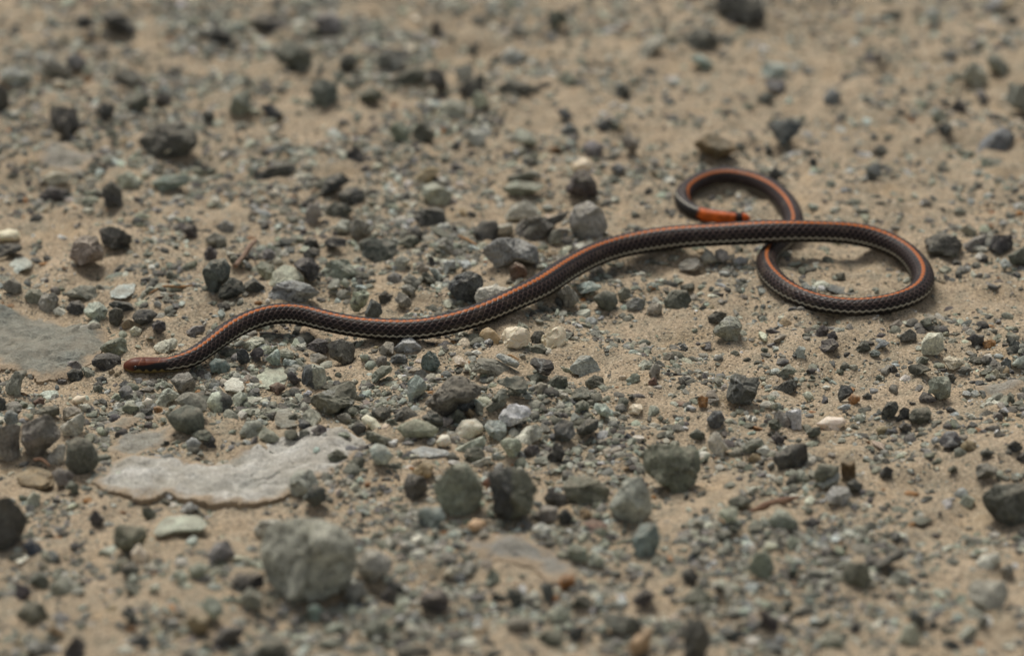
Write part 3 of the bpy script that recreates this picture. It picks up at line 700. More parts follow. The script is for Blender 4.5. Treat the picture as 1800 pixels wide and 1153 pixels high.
C3|m|k|stone|small brownish black stone on sand between coil and upper right corner|1340,670 1390,648 1430,680 1400,712 1350,692
C3|m|k|-|x|1700,110 1740,83 1780,110 1750,142
C3|m|p|-|x|1570,50 1640,-5 1720,-5 1620,62
C3|m|bl|-|x|1270,80 1320,48 1370,90 1330,132
C3|m|k|-|x|1000,790 1040,763 1085,795 1040,822
C3|m|b|-|x|960,930 1000,858 1040,880 1030,942
C3|m|k|-|x|430,790 460,768 480,800 450,822
C3|m|k|-|x|665,850 690,828 715,860 680,882
C3|m|k|-|x|450,930 490,888 540,910 480,972
C3|f|gd|-|x|1570,830 1690,838 1680,872 1590,862
E1|a|kn|boulder|large dark rock cut by the left edge at lower left|-30,330 40,308 110,370 150,440 110,532 40,592 -30,602
P|ms|nb|boulder|largest boulder, rounded grey-green, at the bottom left of centre|456,980 462,938 482,917 520,908 562,911 604,924 628,955 628,990 612,1035 560,1058 505,1060 474,1028
E2|m|gl|stone|pale green rounded stone against the right side of the largest boulder|78,660 120,588 200,598 272,640 262,712 160,762 80,722
E1|f|y|stone|flat tan stone with an orange chip on top, lower left|75,210 170,148 270,180 285,250 230,277 110,252
E1|m|n|stone|grey stone at the right end of the flat tan stone, lower left|270,190 310,163 390,190 380,242 310,272
E1|m|gd|-|x|340,270 370,228 415,250 410,297
E1|m|gl|-|x|140,330 180,288 215,310 200,362 150,362
E1|m|kp|stone|dark pebble below the left end of the pale slab|470,420 500,378 555,430 530,472 480,462
E1|m|go|stone|dark olive block with a light top left of the white pebble, lower left|595,500 620,463 760,468 780,520 740,592 640,602 600,572
E1|rq|wp|pebble|white egg shaped pebble at the foot of the dark olive block|690,605 730,558 780,620 770,667 700,662
E1|m|gd|-|x|750,380 790,368 825,400 800,437 755,422
E1|f|gl|stone|long pale green flat stone right of the dark olive block|800,490 870,420 1040,408 1100,450 1060,502 920,505 830,532
E1|m|bl|-|x|950,380 1000,343 1050,375 1000,397
E1|m|p|stone|dark lilac heart shaped stone left of the largest boulder|1090,620 1130,558 1200,538 1240,620 1180,672 1110,662
E1|m|g|stone|grey-green stone below the dark lilac heart shaped stone|990,690 1050,658 1110,690 1060,742 1000,732
E1|m|nd|stone|dark grey stone below the white egg shaped pebble|640,680 700,648 740,700 700,742 640,722
E1|ms|nl|stone|grey stone at the right rim of the pale slab, upper of two|1520,250 1560,180 1640,168 1680,240 1600,312 1530,312
E1|m|k|stone|dark round stone at the right rim of the pale slab, lower of two|1590,320 1650,248 1710,270 1720,332 1650,372
E1|ms|nl|stone|mottled pale stone at the upper left shoulder of the largest boulder|1330,490 1370,440 1470,430 1500,460 1420,520 1350,525
E1|m|bb|stone|dark blue stone beside the large dark rock at the lower left edge|120,570 160,528 220,580 220,622 150,622
E1|fq|gp|pebble|small white flake below the dark blue stone at lower left|75,655 130,613 155,630 110,667
E1|m|kp|stone|black purplish stone below the white flake, lower left|80,830 90,768 150,780 170,832 110,862
E1|m|gd|stone|dark green stone right of the black purplish stone, lower left|150,750 210,698 260,750 250,797 180,782
E1|m|go|stone|blurred olive stone near the lower left corner|80,940 140,858 230,880 260,950 170,972
E1|m|k|stone|black pointed stone, lower left, left of the pale green block|630,930 680,878 720,940 710,987
E1|m|gl|stone|pale green blurred block left below the largest boulder|1060,900 1080,843 1150,850 1180,920 1130,972
E1|m|y|stone|blurred yellow tan block left below the pale green block|970,980 1010,938 1100,950 1110,1010 1040,1052
E1|m|kp|stone|blurred dark purplish oblong stone near the bottom left of the boulder|1110,1080 1170,1000 1280,988 1280,1042 1180,1112
E1|m|gd|stone|blurred dark green stone cut by the bottom edge under the largest boulder|1350,1110 1400,1058 1500,1070 1530,1130 1480,1163 1350,1163
E1|m|p|stone|blurred bluish stone near the bottom left corner|120,1110 180,1068 280,1090 270,1132 180,1147
E1|m|kp|stone|blurred black brown stone cut by the bottom edge at left|330,1130 400,1038 450,1080 440,1163 340,1163
E1|m|kp|stone|dark purplish stone at the left foot of the largest boulder|1200,760 1250,718 1390,718 1390,792 1260,802
E1|m|n|stone|blurred grey stone below the left foot of the largest boulder|1260,850 1310,788 1380,820 1380,902 1290,902
E1|m|t|stone|blurred teal pebble below the largest boulder|1620,900 1660,868 1720,920 1680,972 1630,952
E1|m|bd|-|x|720,1060 760,1028 790,1090 760,1132
E1|m|g|stone|blurred pale green stone above the olive stone, lower left|260,780 330,738 390,780 360,832 280,832
E1|m|p|-|x|260,950 320,918 370,950 340,982
E1|m|gl|-|x|900,720 950,698 1000,740 960,772
E1|m|gl|-|x|780,790 830,768 840,800 800,822
E1|m|gd|-|x|650,770 740,778 740,822 680,832
E1|m|y|-|x|240,1010 290,988 350,1040 300,1072
E1|m|kp|-|x|360,570 400,553 430,580 390,597
E2|m|g|stone|large rounded grey-green rock at lower centre, left of the split dark rock|480,270 570,150 660,128 740,230 750,312 700,402 590,422 520,372
E2|ah|k>go|stone|large split rock, black with an olive right side, at lower centre|770,180 880,150 980,180 1030,280 1000,402 900,442 800,402 790,290
E2|m|go|stone|dark olive oblong block left of the pale pointed rock at lower centre|1160,260 1200,203 1310,203 1420,270 1400,352 1280,357 1190,332
E2|a|gl|stone|pale pointed rock with an olive base left below the dark green boulder|1400,370 1490,230 1570,198 1620,280 1640,402 1560,462 1440,422
E2|a|t|stone|pale teal block standing below the pale pointed rock|1530,560 1570,458 1660,448 1680,550 1650,622 1560,632
E2|ms|t|stone|mottled teal stone below the large rounded grey-green rock's left side|400,420 430,368 530,368 550,430 500,482 410,462
E2|m|kp|stone|black stone left of the large rounded grey-green rock|325,260 350,188 440,210 460,280 400,332 340,312
E2|m|y|stone|tan stone on top of the black stone left of the grey-green rock|365,190 430,128 490,150 470,210 400,222
E2|rq|yw|pebble|pale orange oval pebble below the large rounded grey-green rock|660,460 700,428 760,440 760,490 690,502
E2|m|gp|pebble|pale grey oval pebble below the dark split rock, right|1000,480 1050,448 1110,480 1090,532 1030,532
E2|f|p|slab|flat purplish slab with an orange pebble at its right, bottom centre|640,600 780,588 950,568 1150,640 1220,700 1200,760 1080,765 1000,695 760,672
E2|r|o|pebble|orange pebble at the right end of the flat purplish slab|1140,760 1170,723 1230,730 1230,782 1160,802
E2|m|kp|stone|dark oval stone with a grey top near the bottom, left of the slab|400,880 430,820 530,798 575,860 560,912 450,917
E2|m|kp|stone|small dark round stone up left of the dark oval stone near the bottom|200,830 240,788 300,820 280,872 220,872
E2|m|n|stone|blurred grey stone below the flat purplish slab|860,980 920,938 1000,970 980,1012 880,1012
E2|m|g|stone|left one of two green pebbles right above the flat purplish slab's end|1180,580 1230,558 1300,590 1290,652 1220,652
E2|m|gl|stone|right one of two green pebbles right above the flat purplish slab's end|1290,630 1340,598 1390,650 1360,682 1300,672
E2|m|k|stone|dark stone left of the dark olive oblong block|1060,320 1100,278 1180,300 1200,362 1080,352
E2|m|n|stone|brownish grey stone below the dark olive oblong block's left end|1020,410 1060,358 1140,370 1140,442 1060,452
E2|m|k|stone|small blue-black stone below the dark olive oblong block|1140,410 1180,368 1220,420 1200,462 1150,462
E2|mq|yw|-|x|1250,400 1280,378 1320,400 1300,432 1260,432
E2|f|r|-|x|1270,450 1330,428 1410,460 1400,512 1310,502
E2|m|r|-|x|740,240 770,213 800,240 770,272
E2|m|gd|stone|blurred dark green stone near the bottom, right of centre|1370,960 1400,918 1560,950 1590,1000 1480,1042 1400,1002
E2|m|k|-|x|1200,1050 1220,998 1280,988 1270,1062 1220,1072
E2|m|gd|stone|blurred dark stone at the bottom centre, below the slab's right end|1030,1050 1080,1008 1160,1030 1160,1102 1080,1102
E2|m|yw|stone|blurred cream stone cut by the bottom edge right of centre|1510,1090 1560,1038 1640,1008 1620,1122 1530,1160
E2|m|kp|stone|blurred dark purplish stone below the pale teal block|1530,850 1600,788 1660,830 1600,892 1540,882
E2|m|gd|stone|blurred dark blue-green stone right of the orange pebble by the slab|1200,880 1250,828 1320,850 1310,912 1220,902
E2|m|gd|stone|blurred blackish green stone cut by the bottom edge, left of centre|280,1110 340,1088 470,1100 470,1163 300,1163
E2|m|g|-|x|120,1000 180,968 250,980 230,1032 140,1042
E2|m|k|-|x|880,850 880,800 940,798 950,862 910,892
E2|m|g|-|x|760,740 790,688 830,720 830,772 770,772
E2|m|bd|stone|dark blue-black stone under the right end of the flat purplish slab|1060,840 1050,765 1110,770 1125,850 1090,872
E2|m|gl|-|x|1080,930 1140,878 1200,910 1180,962 1100,972
E2|m|n|-|x|20,790 100,758 140,830 60,882
E2|mq|w|-|x|540,720 580,678 620,690 600,742
E2|m|bd|-|x|590,740 630,708 660,750 620,772
E3|m|kn|boulder|large black rock cut by the right edge at lower right|1570,310 1640,248 1830,240 1830,445 1720,472 1640,432 1590,372
E3|m|go|stone|dark olive stone behind a banded pebble, left in the lower right cluster|690,190 720,138 830,150 820,200 710,262
E3|m|yb|stone|brown upright block in the middle of the lower right cluster|830,130 910,128 912,232 840,235
E3|av|bl|stone|banded grey pebble at the front of the lower right cluster|705,245 760,200 830,188 820,242 740,277
E3|m|k|stone|black pebble right of the banded grey pebble in the lower right cluster|860,245 900,218 945,250 940,292 880,285
E3|m|k|stone|small black stone on sand right of the lower right cluster|1030,190 1070,148 1110,170 1100,212 1050,217
E3|av|nl|stone|ringed grey and white pebble just below the lower right cluster|750,310 790,258 870,263 890,310 850,357 770,352
E3|r|g|stone|smooth green egg shaped stone right of the reddish bark sliver|450,440 500,373 550,390 612,450 580,482 500,492
E3|a|gl|stone|pale green stone left of the reddish bark sliver|180,400 220,368 290,370 290,422 240,462
E3|m|gd|-|x|220,490 260,468 310,490 300,527 230,522
E3|m|kp|-|x|640,450 680,418 720,440 710,477 650,477
E3|m|kp|-|x|470,560 500,538 550,540 540,582 500,602
E3|a|g|stone|grey-green pyramid stone at lower right, below the green egg shaped stone|340,690 380,608 440,590 490,690 440,742 370,732
E3|f|gd|-|x|710,640 730,618 820,640 800,662 730,662
E3|m|go|stone|large dark rounded stone left of the slanted grey flake, lower right|840,700 880,658 970,658 990,740 960,792 850,765
E3|a|nd|stone|slanted grey flake with a pale top edge at lower right|1000,670 1140,590 1170,588 1160,642 1030,692
E3|m|gl|stone|pale lumpy stone below the slanted grey flake|1080,750 1130,698 1210,730 1190,782 1090,772
E3|m|gp|stone|white-green stone above the big pale stone at lower right|1540,660 1580,618 1660,608 1680,660 1620,692 1560,692
E3|m|n|stone|small grey stone right of the white-green stone at lower right|1670,700 1710,668 1750,700 1710,742
E3|m|nl|boulder|big pale grey stone with dark base near the lower right corner|1495,790 1540,748 1700,758 1720,820 1690,892 1580,912 1510,862
E3|f|gd|stone|thin olive flake on sand left of the black rock at the right edge|1190,440 1230,408 1330,435 1250,462
E3|f|pl|stone|pale bluish flat flake left of the black rock at the right edge|1290,380 1370,328 1440,318 1420,362 1330,402
E3|m|gl|-|x|1460,340 1490,298 1540,330 1520,372 1480,372
E3|m|nd|stone|grey rough stone above the large black rock at the right edge|1540,170 1570,138 1660,160 1650,202 1550,217
E3|m|gd|-|x|1390,170 1430,148 1455,180 1420,197
E3|m|kp|stone|blurred dark purplish stone near the bottom, below the pyramid stone|390,920 430,908 500,960 500,1022 450,1002
E3|m|bd|stone|blurred blue-black stone near the bottom, left of the dark purplish stone|180,1010 240,988 320,1040 280,1072 210,1062
E3|m|g|stone|blurred green stone near the bottom edge, right of the dark purplish stone|720,1080 770,1018 850,1050 840,1112 760,1112
E3|m|n|stone|blurred grey stone below the large dark rounded stone, lower right|570,920 640,878 700,900 680,942 590,942
E3|m|gd|-|x|510,880 550,848 590,880 560,912
E3|m|gl|stone|blurred pale green stone near the bottom, left of the pale twig|1140,1080 1160,988 1220,978 1260,1070 1200,1102
E3|m|bd|stone|blurred dark blue stone above the pale green stone near the bottom right|1190,940 1220,898 1290,960 1270,1002 1200,982
E3|m|kp|-|x|880,1020 910,968 930,980 920,1032
E3|m|n|-|x|1550,980 1580,928 1610,960 1590,1002
E3|m|kn|stone|large blurred grey stone cut by the bottom edge right of centre|10,1000 40,950 120,960 150,1080 110,1170 0,1170
E3|m|kp|stone|blurred dark stone right of the pale teal block's foot|0,700 50,678 90,740 60,772 0,742
E3|m|g|stone|blurred grey-green oblong stone below the pale teal block, to its right|0,840 80,778 150,830 130,872 0,882
E3|m|gd|-|x|130,790 200,778 260,820 220,847 150,832
E3|rq|wp|pebble|tiny pinkish white pebble among dark grit, lower right|970,520 1000,488 1020,520 1000,547
E3|mq|gp|-|x|1360,590 1400,568 1420,585 1390,607
E3|mq|gp|-|x|1220,640 1250,608 1270,650 1240,662
E3|m|gd|-|x|550,710 580,678 610,700 590,732
E3|m|n|-|x|660,710 700,688 760,710 740,742 670,742
E3|m|gd|-|x|240,330 300,308 380,330 320,380 250,362
'''
N_LARGE, N_MID, N_SMALL, N_GRIT = 18500, 17000, 26000, 30000
MS = {'': stone_mat('stone_plain'), 's': stone_mat('stone_speckled', speck=0.75, dust=0.35), 'v': stone_mat('stone_veined', vein=0.8, dust=0.3),
      'q': stone_mat('quartz', quartz=True, dust=0.12), 'f': stone_mat('stone_slab', dust=0.5, contrast=0.8, dscale=85.0, slab=True),
      'g': stone_mat('gravel', source='tint', dust=0.35), 'grit': stone_mat('grit', source='tint', dust=0.0, contrast=0.5)}

def sand_material():
    M = Mat('sand')
    co = M.node('ShaderNodeTexCoord', 3)
    n1 = M.noise(co, 28, 5, 0.6); n2 = M.noise(co, 130, 5, 0.65); n3 = M.noise(co, 1500, 3, 0.6)
    col = M.mix(M.rng(n1, 0.35, 0.68, 0.0, 1.0), lin(SAND), lin((162, 146, 122)))
    col = M.mix(M.rng(n2, 0.45, 0.68, 0.0, 0.7), col, lin((142, 136, 118)))
    col = M.mix(M.rng(M.noise(co, 60, 4, 0.6), 0.55, 0.7, 0.0, 0.4), col, lin((190, 164, 128)))
    vo = M.t.nodes.new('ShaderNodeTexVoronoi'); M.put(vo.inputs['Vector'], co); vo.inputs['Scale'].default_value = 1900.0
    cell = M.t.nodes.new('ShaderNodeSeparateColor'); M.put(cell.inputs[0], vo.outputs['Color'])
    col = M.scale(col, M.rng(cell.outputs[0], 0.0, 1.0, 0.7, 1.25))
    col = M.mix(M.rng(cell.outputs[1], 0.90, 0.92, 0.0, 0.75), col, lin((86, 86, 76)))
    col = M.mix(M.rng(cell.outputs[2], 0.95, 0.97, 0.0, 0.7), col, lin((212, 196, 172)))
    v2 = M.t.nodes.new('ShaderNodeTexVoronoi'); M.put(v2.inputs['Vector'], co); v2.inputs['Scale'].default_value = 800.0
    c2 = M.t.nodes.new('ShaderNodeSeparateColor'); M.put(c2.inputs[0], v2.outputs['Color'])
    col = M.mix(M.math('MULTIPLY', M.rng(c2.outputs[0], 0.86, 0.88, 0.0, 0.6), M.rng(v2.outputs['Distance'], 0.3, 0.45, 1.0, 0.0)), col, lin((104, 104, 92)))
    M.put(M.b.inputs['Base Color'], col)
    M.b.inputs['Roughness'].default_value = 0.95
    M.b.inputs['Specular IOR Level'].default_value = 0.2
    h = M.math('ADD', M.math('MULTIPLY', vo.outputs['Distance'], -0.5), M.math('ADD', M.math('MULTIPLY', n2, 2.2), n3))
    M.bump(h, 0.7, 0.0008)
    return M.m

# ------------------------------------------------------------------ the stones the photograph shows one by one
TILE = {'A1': (0, 590, 4.992), 'A2': (360, 590, 4.992), 'A3': (720, 590, 4.992), 'A4': (1080, 590, 4.992), 'A5': (1440, 590, 4.992),
        'B1': (0, 370, 4.992), 'B2': (340, 340, 4.992), 'B3': (680, 330, 4.992), 'C1': (0, 0, 3), 'C2': (600, 0, 3), 'C3': (1200, 0, 3),
        'D2': (600, 384, 3), 'D3': (1200, 384, 3), 'E1': (0, 768, 2.995), 'E2': (600, 768, 2.995), 'E3': (1200, 768, 2.995),
        'F3': (450, 480, 6), 'F4': (720, 440, 6), 'F5': (980, 360, 6), 'P': (0, 0, 1)}
entries = []
for line in STONES.strip().splitlines():
    tile, style, colr, name, label, pts = line.split('|')
    ox, oy, k = TILE[tile]
    poly = np.array([[float(c) for c in p.split(',')] for p in pts.split()]) / k + np.array([ox, oy])
    entries.append(dict(style=style, col=colr, name=name, label=label, poly=poly))

def poly_area(p):
    x, y = p[:, 0], p[:, 1]
    return 0.5 * abs(np.dot(x, np.roll(y, -1)) - np.dot(y, np.roll(x, -1)))
for e in entries:
    e['area'] = poly_area(e['poly'])

# ---- the ground: one sheet, fine where the photo looks, coarse out to the distance
def axis(a, b, step, far):
    inner = np.arange(a, b + step / 2, step)
    g = np.array([0.02, 0.06, 0.14, 0.3, 0.6, 1.2, 2.4, far])
    return np.concatenate([(a - g)[::-1], inner, b + g])
GX = axis(-0.24, 0.24, 0.0018, 6.0)
GY = axis(-0.25, 0.34, 0.0018, 6.0)
XX, YY = np.meshgrid(GX, GY)
P2 = np.stack([XX.ravel(), YY.ravel(), np.zeros(XX.size)], 1)
HZ = ((fbm(P2 * 22 + 3, 3) - 0.5) * 0.0075 + (fbm(P2 * 95 + 9, 3) - 0.5) * 0.0058 + (fbm(P2 * 260 + 1, 2) - 0.5) * 0.0026).reshape(XX.shape)

def clampi(a, n):
    return np.clip(a, 0, n - 2)
def hground(x, y):
    x = np.asarray(x, float); y = np.asarray(y, float)
    i = clampi(np.searchsorted(GX, x) - 1, len(GX)); j = clampi(np.searchsorted(GY, y) - 1, len(GY))
    u = np.clip((x - GX[i]) / (GX[i + 1] - GX[i]), 0, 1); v = np.clip((y - GY[j]) / (GY[j + 1] - GY[j]), 0, 1)
    return (HZ[j, i] * (1 - u) * (1 - v) + HZ[j, i + 1] * u * (1 - v) + HZ[j + 1, i] * (1 - u) * v + HZ[j + 1, i + 1] * u * v)

def inside(poly, x, y):
    r = np.zeros(len(x), bool)
    j = len(poly) - 1
    for i in range(len(poly)):
        xi, yi = poly[i]; xj, yj = poly[j]
        c = ((yi > y) != (yj > y)) & (x < (xj - xi) * (y - yi) / (yj - yi + 1e-12) + xi)
        r ^= c; j = i
    return r

# ---- stone shapes
_ICO = {}
def ico(sub):
    if sub not in _ICO:
        bm = bmesh.new(); bmesh.ops.create_icosphere(bm, subdivisions=sub, radius=1.0)
        bm.verts.ensure_lookup_table()
        V = np.array([v.co[:] for v in bm.verts]); T = np.array([[v.index for v in f.verts] for f in bm.faces]); bm.free()
        _ICO[sub] = (V, T)
    return _ICO[sub]

def rand_dirs(rng, n):
    d = rng.normal(size=(n, 3))
    return d / np.linalg.norm(d, axis=1)[:, None]

def stone_shape(rng, sub, kind):
    """A broken or water-worn stone: a lumpy ball with planes of fracture cut off it."""
    V, T = ico(sub)
    off = rng.random(3) * 40
    V = V * (0.82 + 0.36 * vnoise(V * 1.1 + off))[:, None]
    if kind == 'a':
        n, lo, hi, soft = rng.integers(10, 15), 0.42, 0.80, 0.94
    elif kind == 'r':
        n, lo, hi, soft = 5, 0.78, 0.95, 0.75
    elif kind == 'f':
        n, lo, hi, soft = 9, 0.6, 0.9, 0.9
    else:
        n, lo, hi, soft = rng.integers(10, 15), 0.46, 0.84, 0.93
    for d, h in zip(rand_dirs(rng, n), rng.uniform(lo, hi, n)):
        e = V @ d - h
        V = V - np.clip(e, 0, None)[:, None] * d[None] * soft
    rough = {'a': 0.16, 'm': 0.15, 'r': 0.07, 'f': 0.09}[kind]
    N = V / np.linalg.norm(V, axis=1)[:, None]
    V = V + N * ((vnoise(V * 3.1 + off) - 0.5) * rough + (vnoise(V * 7.5 + off) - 0.5) * rough * 0.65 + (vnoise(V * 16 + off) - 0.5) * rough * 0.55 + (vnoise(V * 31 + off) - 0.5) * rough * 0.3)[:, None]
    return V, T

NB = 64
BINS = (np.arange(NB) + 0.5) / NB * 2 * pi - pi
def ray_poly(poly, c):
    """Distance from c to the outline in each of NB directions."""
    out = np.zeros(NB)
    for k, a in enumerate(BINS):
        d = np.array([cos(a), sin(a)]); best = 0
        A = poly - c; B = np.roll(A, -1, 0)
        e = B - A
        den = d[0] * e[:, 1] - d[1] * e[:, 0]
        den = np.where(abs(den) < 1e-9, 1e-9, den)
        t = (A[:, 0] * e[:, 1] - A[:, 1] * e[:, 0]) / den
        s = (A[:, 0] * d[1] - A[:, 1] * d[0]) / den
        ok = (s >= -1e-6) & (s <= 1 + 1e-6) & (t > 0)
        out[k] = t[ok].max() if ok.any() else 0
    bad = out <= 0
    if bad.any():
        out[bad] = np.interp(np.flatnonzero(bad), np.flatnonzero(~bad), out[~bad], period=NB)
    k = np.array([0.2, 0.6, 0.2])
    return np.convolve(np.concatenate([out[-1:], out, out[:1]]), k, 'valid')

def build_stone(e, sub, rng):
    """Shape one stone to its size, stance and outline; returns world vertices and faces."""
    kind = e['style'][0]
    V, T = stone_shape(rng, sub, kind)
    p = e['poly']; lo, hi = p.min(0), p.max(0)
    w, h = hi - lo
    c = (lo + hi) / 2
    g = ground([c[0]], [hi[1]])[0]
    s = float((g - CAM) @ FW) / F
    st, ct = sin(TH), cos(TH)
    Wd, hh = w * s, h * s
    if kind == 'f':
        H = min(0.16 * Wd, hh * 0.30)
        Dy = max((hh - H * ct) / st, 0.4 * Wd)
        Dy = min(Dy, (hh - 0.15 * H) / st)
    else:
        Dy = 0.85 * min(Wd, 1.5 * hh)
        H = math.sqrt(max(hh ** 2 - (Dy * st) ** 2, (0.5 * hh) ** 2)) / ct
    ext = V.max(0) - V.min(0)
    V = (V - (V.max(0) + V.min(0)) / 2) / ext
    bury = 0.45 if kind == 'f' else 0.38
    V = V * np.array([Wd, Dy, H * (1 + bury)])
    V[:, 2] += H * (1 + bury) / 2 - bury * H
    ctr = np.array([g[0], g[1] + 0.42 * Dy, 0.0])
    ctr[2] = float(hground(ctr[0], ctr[1]))
    V = V + ctr
    rp = ray_poly(p, c)
    for it in range(4):
        hz = hground(V[:, 0], V[:, 1])
        vis = V[:, 2] > hz - 0.0001
        if vis.sum() < 12:
            V[:, 2] += 0.3 * H; continue
        x, y, d = project(V)
        bx = (x[vis].min() + x[vis].max()) / 2; by = (y[vis].min() + y[vis].max()) / 2
        dx, dy = (c[0] - bx) * s, (c[1] - by) * s
        V[:, 0] += dx
        V[:, 1] -= dy / st                      # slide along the ground
        V[:, 2] += hground(ctr[0] + dx, ctr[1] - dy / st) - hground(ctr[0], ctr[1])
        ctr = ctr + np.array([dx, -dy / st, 0])
        hz = hground(V[:, 0], V[:, 1]); vis = V[:, 2] > hz - 0.0001
        x, y, d = project(V)
        ox, oy = x - c[0], y - c[1]
        ang = np.arctan2(oy, ox); r = np.hypot(ox, oy)
        b = ((ang + pi) / (2 * pi) * NB).astype(int) % NB
        rs = np.zeros(NB); np.maximum.at(rs, b[vis], r[vis])
        bad = rs <= 0
        if bad.all():
            break
        if bad.any():
            rs[bad] = np.interp(np.flatnonzero(bad), np.flatnonzero(~bad), rs[~bad], period=NB)
        ratio = np.clip(rp / rs, 0.6, 1.6)
        ratio = np.convolve(np.concatenate([ratio[-2:], ratio, ratio[:2]]), [0.03, 0.22, 0.5, 0.22, 0.03], 'valid')
        q = np.interp(ang, BINS, ratio, period=2 * pi)
        mx, my = ox * (q - 1) * s, oy * (q - 1) * s
        V[:, 0] += mx
        if kind == 'f':
            V[:, 1] -= my / st
        else:
            V[:, 1] -= my * st
            V[:, 2] -= my * ct
    return V, T, ctr

def build_slab(e, rng):
    """A flat rock let into the sand: a low plate with a worn, uneven rim that dips under the sand."""
    p = e['poly']
    W2 = ground(p[:, 0], p[:, 1])[:, :2]
    lo, hi = W2.min(0), W2.max(0)
    step = max(0.0007, (hi - lo).max() / 110)
    gx = np.arange(lo[0] - 0.004, hi[0] + 0.004, step); gy = np.arange(lo[1] - 0.004, hi[1] + 0.004, step)
    X, Y = np.meshgrid(gx, gy)
    x, y = X.ravel(), Y.ravel()
    dist = np.full(len(x), 9.0)
    for a, c in zip(W2, np.roll(W2, -1, 0)):
        ab = c - a
        t = np.clip(((x - a[0]) * ab[0] + (y - a[1]) * ab[1]) / (ab @ ab), 0, 1)
        dist = np.minimum(dist, np.hypot(x - a[0] - t * ab[0], y - a[1] - t * ab[1]))
    dist = np.where(inside(W2, x, y), dist, -dist)
    o = rng.random() * 30
    q = np.stack([x, y, np.full(len(x), o)], 1)
    dist = dist + (fbm(q * 120, 4) - 0.36) * 0.006
    size = (hi - lo).min()
    Hh = float(np.clip(size * 0.055, 0.0010, 0.0022))
    top = Hh * np.clip(dist / (0.40 * size), 0, 1) ** 0.8 + 0.0001 + (fbm(q * 70 + 5, 4) - 0.5) * 0.0018 + (fbm(q * 420, 3) - 0.5) * 0.0008
    lay = fbm(q * 60 + 11, 3) * 7
    fr = lay - np.floor(lay)
    top = top + ((np.floor(lay) + np.clip((fr - 0.42) / 0.16, 0, 1)) - lay) * 0.0008 * np.clip(dist / 0.004, 0, 1)   # broken layers
    tilt = rng.normal(0, 0.02)
    z = hground(np.full(len(x), W2[:, 0].mean()), np.full(len(x), W2[:, 1].mean())) * 0.1 + hground(x, y) * 0.9 + 0.0003 + top + tilt * (y - y.mean())
    ok = (dist > -0.0008).reshape(X.shape)
    f = ok[:-1, :-1] & ok[:-1, 1:] & ok[1:, 1:] & ok[1:, :-1]
    ii = np.arange(X.size).reshape(X.shape)
    a, b_, c, d = ii[:-1, :-1][f], ii[:-1, 1:][f], ii[1:, 1:][f], ii[1:, :-1][f]
    Tt = np.concatenate([np.stack([a, b_, c], 1), np.stack([a, c, d], 1)])
    n = X.size
    E = np.concatenate([np.stack([a, b_], 1), np.stack([b_, c], 1), np.stack([c, d], 1), np.stack([d, a], 1)])
    key = {(int(u), int(v)) for u, v in E}
    rim = np.array([(u, v) for u, v in key if (v, u) not in key])
    side = np.concatenate([np.stack([rim[:, 1], rim[:, 0], rim[:, 0] + n], 1), np.stack([rim[:, 1], rim[:, 0] + n, rim[:, 1] + n], 1)])
    Tt = np.concatenate([Tt, Tt[:, ::-1] + n, side])
    V = np.concatenate([np.stack([x, y, z], 1), np.stack([x, y, np.minimum(z, hground(x, y)) - 0.005], 1)])
    used = np.unique(Tt); re_ = np.zeros(len(V), int); re_[used] = np.arange(len(used))
    ctr = np.array([W2[:, 0].mean(), W2[:, 1].mean(), 0.0])
    e['rim'] = np.concatenate([1 - np.clip(dist / 0.0075, 0, 1)] * 2)[used]
    return V[used], re_[Tt], ctr

# ---- the sand is banked up a little round every stone
for e in entries:
    p = e['poly']; lo, hi = p.min(0), p.max(0); w, h = hi - lo
    if e['name'] == 'slab':
        continue
    g = ground([(lo[0] + hi[0]) / 2], [hi[1]])[0]
    s = float((g - CAM) @ FW) / F
    r = 0.5 * w * s
    x, y = g[0], g[1] + 0.36 * min(w, 1.5 * h) * s
    if not (-0.23 < x < 0.23 and -0.24 < y < 0.33):
        continue
    R = r * 1.9
    i0, i1 = np.searchsorted(GX, [x - R, x + R]); j0, j1 = np.searchsorted(GY, [y - R, y + R])
    dd = np.hypot(XX[j0:j1, i0:i1] - x, YY[j0:j1, i0:i1] - y) / R
    HZ[j0:j1, i0:i1] += (0.03 if e['style'][0] == 'f' else 0.20) * min(r, 0.007) * np.clip(1 - dd ** 2, 0, 1) ** 2

